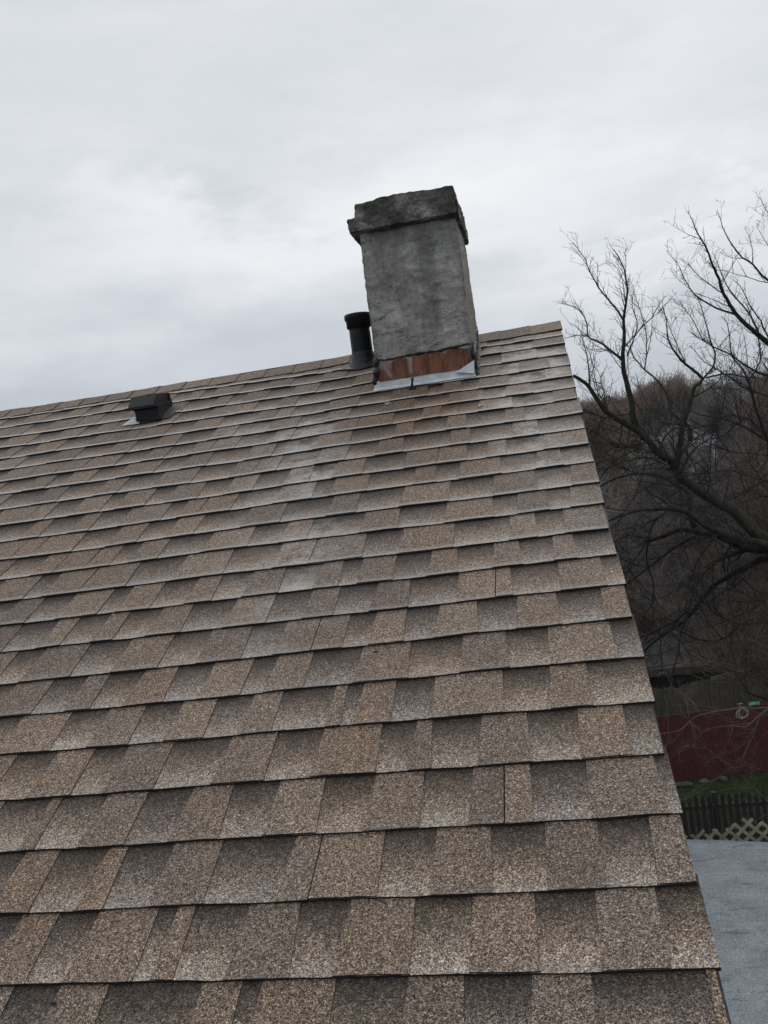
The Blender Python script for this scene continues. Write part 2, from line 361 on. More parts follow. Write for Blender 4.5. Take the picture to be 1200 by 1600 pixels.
def tabs_for(k):
    """list of (u0, u1, kind) from left to right"""
    out = []
    if k in TR:
        yl, yr, js = TR[k]; xs = []
        for x, kd in js:
            y = yl + (yr-yl)*x/1100.0
            xs.append((on_roof(x, y)[0], kd))
        u = xs[0][0]; kd = 'T' if xs[0][1] == 'R' else 'R'; left = []
        while u > U_LEFT:
            w = U(.07,.15); left.append((u-w, u, kd)); u -= w
            kd = ('T' if kd == 'R' else ('R' if U(0,1) < .86 else 'B'))
        out = left[::-1]
        for i, (u0, kd) in enumerate(xs):
            u1 = xs[i+1][0] if i+1 < len(xs) else 0.0
            if u1 - u0 > .004: out.append((u0, u1, kd))
    else:
        u = 0.0; kd = rnd.choice('TR')
        while u > U_LEFT:
            w = U(.055,.165) if kd == 'R' else U(.07,.16); out.append((u-w, u, kd)); u -= w
            kd = ('T' if kd == 'R' else ('R' if U(0,1) < .85 else 'B'))
        out = out[::-1]
    return out

def build_roof():
    mb = MB()
    k_low = -13
    for k in range(k_low, 23):
        tabs = tabs_for(k)
        end = U(-.004, .006)
        if k == 0: end = .004
        vtop_k = k+1
        def vb(u): return course_v(k, u) + .0022*noise.noise(Vector((u*9, k*3.7, 1))) + .0016*noise.noise(Vector((u*31, k*5.1, 3)))
        def vt(u): return (course_v(vtop_k, u) if k < 22 else course_v(22, u)-.15)
        lift = lambda u: .0016*noise.noise(Vector((u*7.3, k*2.3, 5))) + .0012
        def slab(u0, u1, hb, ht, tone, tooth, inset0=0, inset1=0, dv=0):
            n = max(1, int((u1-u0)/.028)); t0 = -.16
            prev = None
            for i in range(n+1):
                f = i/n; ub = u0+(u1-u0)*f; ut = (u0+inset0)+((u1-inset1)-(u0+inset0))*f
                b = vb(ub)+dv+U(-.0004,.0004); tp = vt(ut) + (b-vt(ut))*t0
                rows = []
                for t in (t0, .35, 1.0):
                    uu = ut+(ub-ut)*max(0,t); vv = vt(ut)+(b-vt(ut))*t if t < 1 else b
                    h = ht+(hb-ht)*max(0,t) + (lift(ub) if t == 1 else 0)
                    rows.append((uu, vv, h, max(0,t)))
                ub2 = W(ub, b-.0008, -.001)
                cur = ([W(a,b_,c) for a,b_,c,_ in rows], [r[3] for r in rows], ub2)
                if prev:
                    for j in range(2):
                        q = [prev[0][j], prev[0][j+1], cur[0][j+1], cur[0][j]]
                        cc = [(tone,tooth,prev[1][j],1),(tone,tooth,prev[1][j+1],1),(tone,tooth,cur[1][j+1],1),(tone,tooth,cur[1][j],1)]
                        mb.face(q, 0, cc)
                    mb.face([prev[0][2], prev[2], cur[2], cur[0][2]], 1)
                if i == 0 or i == n:      # side walls
                    lo = [W(a,b_,-.001) for a,b_,c,_ in rows]
                    for j in range(2):
                        q = [cur[0][j], lo[j], lo[j+1], cur[0][j+1]]
                        mb.face(q if i == 0 else q[::-1], 1)
                prev = cur
        cut = None
        # recessed base sheet, one stretch per recess (and running under the raised tabs)
        runs = []
        for (u0, u1, kd) in tabs:
            if u1 >= -.0001: u1 = end
            runs.append((u0, u1, kd))
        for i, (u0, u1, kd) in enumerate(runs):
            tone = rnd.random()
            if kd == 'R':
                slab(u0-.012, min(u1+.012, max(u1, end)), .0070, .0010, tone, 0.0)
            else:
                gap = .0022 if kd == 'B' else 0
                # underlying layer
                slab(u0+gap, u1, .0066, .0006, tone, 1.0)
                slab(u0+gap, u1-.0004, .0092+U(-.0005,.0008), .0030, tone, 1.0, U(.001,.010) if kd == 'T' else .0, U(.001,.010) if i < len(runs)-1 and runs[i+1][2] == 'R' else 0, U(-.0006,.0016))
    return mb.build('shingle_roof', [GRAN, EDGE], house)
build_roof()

def build_deck():
    mb = MB(); d = W(0,0,-.006,True)
    v1 = 5.25
    # front and back slopes as 10 cm thick slabs
    a, b = W(U_LEFT,0,-.026,True), W(-.03,0,-.026,True); c, e = W(-.03,v1,-.026,True), W(U_LEFT,v1,-.026,True)
    dn = Vector((0,0,-.12))
    mb.hexa([e+dn, c+dn, b+dn, a+dn, e, c, b, a])
    fl = lambda p: Vector((p.x, -p.y, p.z))
    mb.hexa([fl(a)+dn, fl(b)+dn, fl(c)+dn, fl(e)+dn, fl(a), fl(b), fl(c), fl(e)])
    o = mb.build('roof_deck', noisy('grey_fascia_wood', (.05,.05,.05), (.09,.085,.08), 20), house)
    mb = MB()
    for k in range(36):                          # back slope: plain overlapped courses
        v0, v2 = k*.143, (k+1)*.143+.01
        p = [fl(W(U_LEFT,v0,.000,True)), fl(W(0,v0,.000,True)), fl(W(0,v2,.008,True)), fl(W(U_LEFT,v2,.008,True))]
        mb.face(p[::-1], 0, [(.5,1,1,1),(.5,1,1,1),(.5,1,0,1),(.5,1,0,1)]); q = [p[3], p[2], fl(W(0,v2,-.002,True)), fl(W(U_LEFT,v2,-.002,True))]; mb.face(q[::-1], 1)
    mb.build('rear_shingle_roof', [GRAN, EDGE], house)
    # drip edge along the rake
    mb = MB()
    p0, p1 = W(0,-.02,0,True), W(0,5.25,0,True)
    for s_ in (1,-1):
        A = [Vector((p.x, p.y*s_, p.z)) for p in (p0,p1)]
        x0, x1 = -.05, .0020
        mb.hexa([A[0]+Vector((x0,0,-.0225)), A[1]+Vector((x0,0,-.0225)), A[1]+Vector((x1,0,-.0225)), A[0]+Vector((x1,0,-.0225)),
                 A[0]+Vector((x0,0,-.0200)), A[1]+Vector((x0,0,-.0200)), A[1]+Vector((x1,0,-.0200)), A[0]+Vector((x1,0,-.0200))][:: 1])
        mb.hexa([A[0]+Vector((.001,0,-.075)), A[1]+Vector((.001,0,-.075)), A[1]+Vector((.0026,0,-.075)), A[0]+Vector((.0026,0,-.075)),
                 A[0]+Vector((.001,0,-.0230)), A[1]+Vector((.001,0,-.0230)), A[1]+Vector((.0026,0,-.0230)), A[0]+Vector((.0026,0,-.0230))])
    mb.build('drip_edge', DRIP, house)
    # walls
    mb = MB(); yb = 5.0*math.cos(S)
    gz = RIDGE_Z-.17; ez = RIDGE_Z-5.0*math.sin(S)-.17
    for x in (-.28, U_LEFT+.3):
        q = [Vector((x,-yb,0)), Vector((x,yb,0)), Vector((x,yb,ez)), Vector((x,0,gz)), Vector((x,-yb,ez))]
        mb.face(q if x > -1 else q[::-1])
    for y in (-yb, yb):
        q = [Vector((U_LEFT+.3,y,0)), Vector((-.28,y,0)), Vector((-.28,y,ez)), Vector((U_LEFT+.3,y,ez))]
        mb.face(q if y < 0 else q[::-1])
    w = Mat('grey_lap_siding', .6); ws = w.N.new('ShaderNodeTexWave'); ws.bands_direction = 'Z'; ws.wave_profile = 'SAW'; ws.inputs['Scale'].default_value = 2.6
    w.L.new(w.tc.outputs['Object'], ws.inputs[0]); w.col(w.ramp(w.noise(3), [(.3,(.24,.25,.25)),(.7,(.32,.33,.33))])); w.bump(ws.outputs[1], .02)
    mb.build('wall', w.m, house)
build_deck()

def build_ridge():
    mb = MB(); u = .006; i = 0
    while u > U_LEFT:
        L = .143+U(-.004,.004); vf = .150+U(-.006,.006) - .033*min(3,-u)/3; tone = rnd.random()
        # profile across the ridge: front edge, front shoulder, crown, back
        prof = [(vf,.0),(vf*.55,.004),(.028,.008),(.0,.004),(-.028,.008),(-.12,.0)]
        u1 = u-L
        ring = []
        for uu, hh in ((u, .0125), (u1-.02, .0085)):
            pts = []
            for v, ex in prof:
                if v >= 0: p = W(uu, v+.004*noise.noise(Vector((uu*5,v*8,2))), hh+ex*.5+ (.0 if v > .05 else .0))
                else: q = W(uu, -v, hh+ex*.5); p = Vector((q.x, -q.y, q.z))
                if v == 0: p = Vector((uu, 0, RIDGE_Z+hh*.6-.003+und(uu,0)))
                pts.append(p)
            ring.append(pts)
        for j in range(len(prof)-1):
            tt = .5
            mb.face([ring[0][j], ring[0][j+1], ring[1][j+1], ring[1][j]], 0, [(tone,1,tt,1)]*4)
            dn = Vector((0,0,-.006))
            mb.face([ring[0][j]+dn, ring[0][j+1]+dn, ring[0][j+1], ring[0][j]], 1)
        dn = EN*-.009
        mb.face([ring[0][0], ring[1][0], ring[1][0]+dn, ring[0][0]+dn], 1)
        u = u1; i += 1
    mb.build('ridge_cap', [GRAN, EDGE], house)
build_ridge()

# ---------------------------------------------------------------- chimney
def rough_block(name, mat, x0, x1, y0, y1, z0, z1, n, amp, parent, taper=(0,0,0,0), seed=0, round_=.012, topwave=0, botwave=0):
    bm = bmesh.new()
    nx, ny, nz = n
    vm = {}
    def P(i, j, k):
        key = (i,j,k)
        if key in vm: return vm[key]
        fx, fy, fz = i/nx, j/ny, k/nz
        X0, X1 = x0+taper[0]*fz, x1+taper[1]*fz; Y0, Y1 = y0+taper[2]*fz, y1+taper[3]*fz
        p = Vector((X0+(X1-X0)*fx, Y0+(Y1-Y0)*fy, z0+(z1-z0)*fz))
        edges = sum(1 for f in (fx, fy, fz) if f in (0.0, 1.0))
        c = Vector(((X0+X1)/2, (Y0+Y1)/2, (z0+z1)/2))
        if edges >= 2:
            r = round_*(1 + 1.3*max(0, noise.noise(p*9+Vector((seed,0,0)))))
            for a, f in enumerate((fx,fy,fz)):
                if f in (0.0,1.0): p[a] += r*(.42 if f == 0 else -.42)
        dvec = Vector((noise.noise(p*7+Vector((seed,0,0))), noise.noise(p*7+Vector((0,seed+5,0))), noise.noise(p*7+Vector((0,0,seed+9)))))
        d2 = Vector((noise.noise(p*24+Vector((seed,3,0))), noise.noise(p*24+Vector((3,seed,0))), noise.noise(p*24+Vector((0,3,seed)))))
        p = p + dvec*amp + d2*amp*.55
        if amp > .005:
            q3 = Vector((p.x*52+seed, p.y*52, p.z*70)); p = p + Vector((noise.noise(q3), noise.noise(q3+Vector((7,0,0))), noise.noise(q3+Vector((0,7,0)))))*amp*.5
            p.y -= max(0, noise.noise(Vector((p.x*16+seed*2, 1, p.z*30))))*.012*(1 if j == 0 else 0)
        if k == nz and topwave: p.z += topwave*noise.noise(Vector((p.x*6+seed, p.y*6, 0)))
        if k == 0 and botwave: p.z += botwave*noise.noise(Vector((p.x*9+seed, p.y*9, 4)))
        vm[key] = bm.verts.new(p); return vm[key]
    for i in range(nx):
        for j in range(ny):
            bm.faces.new([P(i,j,0),P(i,j+1,0),P(i+1,j+1,0),P(i+1,j,0)]); bm.faces.new([P(i,j,nz),P(i+1,j,nz),P(i+1,j+1,nz),P(i,j+1,nz)])
    for i in range(nx):
        for k in range(nz):
            bm.faces.new([P(i,0,k),P(i+1,0,k),P(i+1,0,k+1),P(i,0,k+1)]); bm.faces.new([P(i,ny,k),P(i,ny,k+1),P(i+1,ny,k+1),P(i+1,ny,k)])
    for j in range(ny):
        for k in range(nz):
            bm.faces.new([P(0,j,k),P(0,j,k+1),P(0,j+1,k+1),P(0,j+1,k)]); bm.faces.new([P(nx,j,k),P(nx,j+1,k),P(nx,j+1,k+1),P(nx,j,k+1)])
    for f in bm.faces: f.smooth = True
    me = bpy.data.meshes.new(name); bm.to_mesh(me); bm.free(); me.materials.append(mat)
    o = bpy.data.objects.new(name, me); COL.objects.link(o); o.parent = parent
    if parent.type == 'EMPTY': o.location = -parent.location
    return o
CY = -.557
chim = rough_block('chimney', CONC, -.797, -.383, CY, -.065, 8.0, 8.845, (64,66,110), .0052, house, seed=3, round_=.015)
chim['label'] = 'square cement rendered chimney with a crumbling dark cap'
lip = rough_block('chimney_cap', CAPM, -.832, -.366, CY-.034, -.040, 8.836, 8.898, (110,90,18), .0062, chim, seed=11, round_=.022, botwave=.008)
lip.location = (0,0,0)
up = rough_block('cap_crown', CAPM, -.803, -.372, CY-.026, -.048, 8.885, 8.962, (106,88,22), .0056, chim, taper=(.008,-.004,.006,-.006), seed=21, round_=.020, topwave=.012)
up.location = (0,0,0)
def sheet(mb, pts, th, n=None, mi=0):
    a, b, c, d = [Vector(p) for p in pts]; nn = (b-a).cross(d-a).normalized()*th
    mb.hexa([a,b,c,d,a+nn,b+nn,c+nn,d+nn], mi)
def chimney_flashing():
    zr = lambda y: RIDGE_Z + y*math.tan(S)
    mb = MB(); nx = 16                          # rusty counter flashing on the front
    for i in range(nx):
        xa, xb = -.790+(.398)*i/nx, -.790+(.398)*(i+1)/nx
        oa, ob = .002*math.sin(i*1.1), .002*math.sin((i+1)*1.1)
        ta, tb = (8.300-.010*abs(math.sin(i*.7))), (8.300-.010*abs(math.sin((i+1)*.7)))
        ba, bb = 8.207+.001*math.sin(i), 8.207+.001*math.sin(i+1)
        mb.face([(xa,CY-.016-oa,ba),(xb,CY-.016-ob,bb),(xb,CY-.007,tb),(xa,CY-.007,ta)])
        mb.face([(xa,CY-.0135-oa,ba),(xa,CY-.0045,ta),(xb,CY-.0045,tb),(xb,CY-.0135-ob,bb)])
        mb.face([(xa,CY-.0135-oa,ba),(xb,CY-.0135-ob,bb),(xb,CY-.016-ob,bb),(xa,CY-.016-oa,ba)])
    o = mb.build('counter_flashing', RUST, chim, (0,0,0)); o['label'] = 'rust coloured metal strip across the chimney front'
    mb = MB()                                   # bright apron below it
    yb = CY-.012
    a0, a1 = -.815, -.384
    mb.hexa([(a0,yb-.001,zr(yb)+.004),(a1,yb-.001,zr(yb)+.004),(a1,yb+.001,zr(yb)+.004),(a0,yb+.001,zr(yb)+.004),
             (a0,yb-.001,8.212),(a1,yb-.001,8.222),(a1,yb+.001,8.222),(a0,yb+.001,8.212)])
    v0 = .60; 
    mb.hexa([W(a0-.003,.642,.010),W(a1+.002,.632,.011),W(a1,.615,.0125),W(a0,.60,.0125),W(a0-.003,.642,.0122),W(a1+.002,.632,.0132),W(a1,.615,.017),W(a0,.60,.017)])
    # folded ear at the right corner
    e = [(-.466,yb-.006,zr(yb)+.030),(-.388,yb-.019,zr(yb)+.014),(-.381,yb-.004,8.236)]
    mb.face(e); mb.face([(x,y+.0015,z) for x,y,z in e][::-1])
    o = mb.build('apron_flashing', APRON, chim, (0,0,0)); o['label'] = 'pale galvanised sheet at the foot of the chimney'
    def lumpy(mb, pts, r, step=.005):
        P = []; R = []
        for a, b in zip(pts, pts[1:]):
            a, b = Vector(a), Vector(b); n = max(1, int((b-a).length/step))
            for i in range(n):
                p = a.lerp(b, i/n); q = p*38+Vector((r*900,0,0)); P.append(p+Vector((noise.noise(q),noise.noise(q+Vector((9,0,0))),noise.noise(q+Vector((0,9,0)))))*r*.9); R.append(r*(.95+.8*noise.noise(q*1.3+Vector((0,0,5)))))
        mb.tube(P, R, 9)
    mb = MB()
    lumpy(mb, [(-.806,CY-.004,8.300),(-.72,CY-.004,8.295),(-.63,CY-.005,8.303),(-.52,CY-.005,8.300),(-.44,CY-.005,8.305),(-.384,CY-.004,8.305)], .0050)
    lumpy(mb, [(-.803,CY-.008,8.30),(-.805,CY-.010,8.25),(-.808,CY-.008,8.19)], .009)
    lumpy(mb, [(-.797,CY-.012,8.30),(-.796,CY-.013,8.21)], .009)
    def band(xb, sgn):
        ny, nz = 90, 14; G_ = []
        for j in range(ny+1):
            y = (CY-.006)+(-.06-CY)*j/ny; top = .075+.03*noise.noise(Vector((y*14, 1, sgn)))+.014*noise.noise(Vector((y*50, 2, sgn))) + (.05 if j < 4 else 0)
            row = []
            for k in range(nz+1):
                f = k/nz; z = zr(y)-.004+top*f
                t = .0035+.0075*max(0, noise.noise(Vector((y*40, z*40, 3+sgn)))+.25)+.0035*noise.noise(Vector((y*110, z*110, 9)))
                t += .014*max(0, .22-f)/.22
                if k == nz: t = -.004
                if j in (0, ny): t *= .3
                row.append(Vector((xb+sgn*t, y, z)))
            G_.append(row)
        for j in range(ny):
            for k in range(nz):
                q = [G_[j][k], G_[j+1][k], G_[j+1][k+1], G_[j][k+1]]; mb.face(q if sgn > 0 else q[::-1], smooth=True)
    band(-.3835, 1); band(-.7975, -1)
    lumpy(mb, [(-.382,CY-.002,8.31),(-.380,CY-.004,8.25),(-.378,CY-.002,8.19)], .006)
    lumpy(mb, [W(-.648,.672,.012), W(-.646,.66,.035), W(-.643,.655,.052)], .006); lumpy(mb, [W(-.66,.675,.010), W(-.628,.672,.012)], .006)
    lumpy(mb, [W(-.58,.665,.008), W(-.52,.655,.008)], .004)
    o = mb.build('tar_seal', TAR, chim, (0,0,0)); o['label'] = 'lumpy black tar smeared along the chimney foot'
chimney_flashing()

# ---------------------------------------------------------------- vent pipe
def lathe(mb, prof, cx, cy, n=36, mi=0, wob=0):
    rings = []
    for r, z in prof:
        rings.append([Vector((cx+r*math.cos(2*math.pi*j/n)*(1+wob*noise.noise(Vector((j*.4,z*30,1)))), cy+r*math.sin(2*math.pi*j/n), z+wob*.02*noise.noise(Vector((j*.35,z*9,4))))) for j in range(n)])
    for a, b in zip(rings, rings[1:]):
        for j in range(n): mb.face([a[j], a[(j+1)%n], b[(j+1)%n], b[j]], mi, smooth=True)
def weld(o):
    bm = bmesh.new(); bm.from_mesh(o.data); bmesh.ops.remove_doubles(bm, verts=bm.verts, dist=1e-5); bm.to_mesh(o.data); bm.free()
px_, py_ = -.922, -.165
mb = MB(); lathe(mb, [(.050,8.30),(.0495,8.48),(.049,8.525),(.046,8.525)], px_, py_, wob=.02)
pipe = mb.build('vent_pipe', IRON, house); weld(pipe); pipe['label'] = 'black vent pipe standing left of the chimney'
mb = MB(); lathe(mb, [(.050,8.515),(.0575,8.518),(.0585,8.552),(.0635,8.556),(.0645,8.576),(.0610,8.580),(.052,8.578),(.050,8.525)], px_, py_, wob=.015)
o = mb.build('pipe_collar', IRON, pipe, (0,0,0)); weld(o)
mb = MB()
zf = RIDGE_Z+py_*math.tan(S)
rings = []
for f, r in ((0,.080),(.12,.069),(.35,.059),(.7,.054),(1,.0505)):
    ring = []
    for j in range(28):
        a = 2*math.pi*j/28; rr = r*(1+.10*noise.noise(Vector((j*.6,f*3,2)))); x = px_+rr*math.cos(a); y = py_+rr*math.sin(a)
        zroof = RIDGE_Z-abs(y)*math.tan(S)+.010 + und(x, -y/math.cos(S)) if y < 0 else RIDGE_Z
        ring.append(Vector((x, y, zroof*(1-f)+(zf+.055)*f + .004*noise.noise(Vector((j,f*5,1))))))
    rings.append(ring)
for a, b in zip(rings, rings[1:]):
    for j in range(28): mb.face([a[j], a[(j+1)%28], b[(j+1)%28], b[j]], smooth=True)
o = mb.build('pipe_boot', TAR, pipe, (0,0,0)); weld(o)
mb = MB(); mb.hexa([W(-1.035,.225,.011),W(-.965,.255,.011),W(-.93,.20,.012),W(-1.0,.165,.012),W(-1.03,.222,.013),W(-.965,.252,.013),W(-.93,.20,.014),W(-1.0,.165,.014)])
o = mb.build('pipe_flashing', noisy('tarred_flashing', (.01,.011,.013), (.16,.18,.20), 60, .4, lo=.45, hi=.75), pipe, (0,0,0))

# ---------------------------------------------------------------- low box vent
def box_vent():
    x0, x1 = -1.965, -1.840
    mb = MB()
    prof = [(-.524,8.268),(-.474,8.322),(-.330,8.338),(-.298,8.284),(-.40,8.248)]
    L = [Vector((x0,y,z)) for y,z in prof]; R = [Vector((x1,y,z)) for y,z in prof]
    mb.face(R[:]); mb.face(L[::-1])
    for i in (0,1,2): mb.face([L[i],R[i],R[i+1],L[i+1]][::1])
    # inner skin 3 mm in
    xi0, xi1 = x0+.003, x1-.003
    Li = [Vector((xi0,y+(.004 if k < 2 else -.004),z-.004)) for k,(y,z) in enumerate(prof)]; Ri = [Vector((xi1,y+(.004 if k < 2 else -.004),z-.004)) for k,(y,z) in enumerate(prof)]
    for i in (0,1,2): mb.face([Li[i+1],Ri[i+1],Ri[i],Li[i]])
    # front lip and the rib pressed in the flank
    mb.box(x0-.002, x1+.002, -.528, -.519, 8.258, 8.270)
    for sx in (x0-.002, x1):
        mb.hexa([(sx,-.515,8.262),(sx+.002,-.515,8.262),(sx+.002,-.40,8.325),(sx,-.40,8.325),(sx,-.509,8.258),(sx+.002,-.509,8.258),(sx+.002,-.394,8.319),(sx,-.394,8.319)])
    mb.box(x1-.001, x1+.004, -.345, -.335, 8.255, 8.330)
    hood = mb.build('vent_hood', PLASTIC, vent)
    mb = MB(); zr = lambda y: RIDGE_Z+y*math.tan(S)
    X0, X1 = x0+.022, x1+.010
    mb.hexa([(X0,-.500,zr(-.500)),(X1,-.500,zr(-.500)),(X1,-.345,zr(-.345)),(X0,-.345,zr(-.345)),(X0,-.500,8.262),(X1,-.500,8.262),(X1,-.345,8.30),(X0,-.345,8.30)])
    for z in (8.214,8.229,8.244): mb.box(X0-.002,X1+.002,-.504,-.499,z,z+.004)
    mb.box(X1-.03, X1+.012, -.515, -.49, 8.20, 8.212)
    mb.build('vent_base', PLASTIC, vent)
    mb = MB()
    mb.hexa([W(-2.012,.556,.011),W(-1.928,.562,.011),W(-1.925,.42,.011),W(-1.985,.44,.011),W(-2.008,.552,.013),W(-1.928,.560,.013),W(-1.925,.42,.013),W(-1.983,.44,.013)])
    f = mb.build('vent_flange', noisy('pale_oxidised_flange', (.34,.35,.35), (.60,.62,.62), 30, .5), vent)
    mb = MB(); mb.hexa([W(-1.925,.570,.011),W(-1.780,.548,.011),W(-1.775,.40,.011),W(-1.925,.40,.011),W(-1.925,.568,.0135),W(-1.782,.546,.0135),W(-1.777,.40,.0135),W(-1.925,.40,.0135)])
    mb.build('vent_flange', TAR, vent)
vent = tag(empty('roof_vent', W(-1.9,.5,0,True)), 'low black box vent on the shingles left of the chimney', 'roof vent')
box_vent()

# two small curled metal hooks below the chimney, a dark leaf scrap
for i, (x, y, lab) in enumerate(((607,634,'small pale metal hook on the shingles below the left corner of the chimney'),(752,636,'small pale metal hook on the shingles below the right corner of the chimney'))):
    u, v = on_roof(x, y); mb = MB()
    mb.tube([W(u+.010*math.cos(a)*.7, v+.013*math.sin(a), .013+.003*math.sin(a*2)) for a in [k*.42-.6 for k in range(10)]], .0028, 6)
    tag(mb.build('roof_hook', GALV), lab, 'hook', 'roof hooks below the chimney')
def debris(x, y, s, lab, c):
    u, v = on_roof(x, y); mb = MB(); ctr = W(u, v, .016)
    pts = [W(u+s*math.cos(a)*U(.7,1.2), v+s*.8*math.sin(a)*U(.7,1.2), .011+U(0,.003)) for a in [k*math.pi/4 for k in range(8)]]
    for a, b in zip(pts, pts[1:]+pts[:1]): mb.face([ctr, b, a])
    tag(mb.build('leaf_scrap', c), lab, 'leaf')
LEAFM = noisy('wet_dead_leaf', (.012,.008,.008), (.035,.018,.014), 300)
debris(588, 1023, .0055, 'tiny dark leaf scrap in the middle of the roof', LEAFM)
debris(86, 1573, .006, 'tiny reddish dark leaf scrap near the lower left of the roof', LEAFM)


# ---------------------------------------------------------------- low flat roof beside the gable
def flat_roof():
    r = tag(empty('flat_roof_annex', (2.2,-1,0)), 'low annex with a flat pale grey roof sheet beside the gable', 'annex')
    Z = 5.1
    far = [atz(1078,1310,Z), atz(1139,1312.5,Z), atz(1200,1314,Z)]
    d = (far[2]-far[0]).normalized()
    n = 60; mb = MB(); x0 = -.2
    def yfar(x): return far[0].y + (x-far[0].x)*d.y/d.x + .012*noise.noise(Vector((x*2.2,1,1)))
    xs = [x0+(5.2-x0)*i/n for i in range(n+1)]; m_ = 70
    def P(x, f):
        y = -5+(yfar(x)+5)*f; return (x, y, Z - (0 if f < .995 else .006) + .006*noise.noise(Vector((x*1.6,y*1.6,2))) + .004*noise.noise(Vector((x*6,y*2,7))))
    for i in range(n):
        for j in range(m_):
            mb.face([P(xs[i],j/m_),P(xs[i+1],j/m_),P(xs[i+1],(j+1)/m_),P(xs[i],(j+1)/m_)], smooth=True)
        a, b = P(xs[i],1), P(xs[i+1],1)
        mb.face([b, a, (a[0],a[1],a[2]-.03), (b[0],b[1],b[2]-.03)])
    m = Mat('grey_mineral_roll_roofing', .85, .3)
    s1 = m.sep(m.voro(330)); g = m.ramp(m.math('ADD', m.math('MULTIPLY', s1[0], .5), m.math('MULTIPLY', m.noise(120,4,.7), .5)), [(.2,(.125,.146,.162)),(.42,(.265,.300,.326)),(.62,(.375,.412,.438)),(.82,(.56,.60,.62))])
    g = m.mix(1.0, g, m.ramp(m.noise(6,6,.65), [(.3,.78),(.7,1.22)]), 'MULTIPLY')
    wr = m.ramp(m.noise(9,5,.6,m.mp((.5,2.2,1))), [(.36,.70),(.42,1.0)]); g = m.mix(1.0, g, wr, 'MULTIPLY')
    m.col(g); m.bump(m.math('ADD', m.math('MULTIPLY', s1[1], .25), m.noise(16,5,.6,m.mp((.6,1.8,1)))), .006)
    o = mb.build('roof_sheet', m.m, r); weld(o)
    mb = MB(); mb.box(-.18, 5.15, -4.95, 1.55, Z-.20, Z-.035); mb.build('fascia', noisy('dark_annex_fascia', (.03,.03,.03), (.06,.055,.05), 12), r)
    mb = MB(); mb.box(-.1, 5.0, -4.8, 1.40, 0, Z-.2); mb.build('annex_wall', noisy('dark_annex_wall', (.05,.05,.045), (.09,.085,.08), 6), r)
flat_roof()

WOODM = noisy('weathered_dark_fence_wood', (.010,.011,.009), (.028,.029,.024), 9, .85, .003, vec=(9,9,.8))
def lattice():
    L = tag(empty('lattice_panel', (1.6,2.1,0)), 'yellowed diagonal lattice panel just beyond the grey flat roof', 'lattice')
    ctr = aty(1139, 1300, 2.25); base = Vector((.30, 2.22, 4.10)); ax = Vector((1,.02,0)).normalized()
    # top rises in a shallow hump like the bent original
    def top(x): return 4.965 + .02*(x-.5) + .06*max(0, min(1,(x-.66)/.2))
    mb = MB(); sp = .092; w = .021; x = -.7; H = 1.25; X0, X1 = .30, 3.2
    for dirn in (1,-1):
        k = -30
        while k < 60:
            xs = X0 + k*sp; pts = []
            n = 40
            seg = []
            for i in range(n+1):
                z = 3.9 + i*(1.30/n); xx = xs + dirn*(z-3.9)
                if X0 <= xx <= X1 and z <= top(xx)+.006*math.sin(k*2.1): seg.append((xx,z))
            if len(seg) > 1:
                a, b = seg[0], seg[-1]; yo = 2.25 + (.0 if dirn == 1 else .007)
                nx, nz = -(b[1]-a[1]), (b[0]-a[0]); l = math.hypot(nx,nz); nx, nz = nx/l*w/2, nz/l*w/2
                mb.hexa([(a[0]-nx,yo,a[1]-nz),(b[0]-nx,yo,b[1]-nz),(b[0]-nx,yo+.006,b[1]-nz),(a[0]-nx,yo+.006,a[1]-nz),
                         (a[0]+nx,yo,a[1]+nz),(b[0]+nx,yo,b[1]+nz),(b[0]+nx,yo+.006,b[1]+nz),(a[0]+nx,yo+.006,a[1]+nz)])
            k += 1
    mb.build('lattice_slats', noisy('yellowed_lattice', (.26,.245,.17), (.50,.475,.35), 18, .8), L)
    for q_ in (X0-.05, X1+.01):
        mb = MB(); mb.box(q_, q_+.04, 2.24, 2.28, 0, 4.95); mb.build('post', WOODM, L)
    mb = MB(); mb.box(X0-.01, X1+.01, 2.262, 2.29, 3.86, 3.92); mb.build('rail', WOODM, L)
lattice()

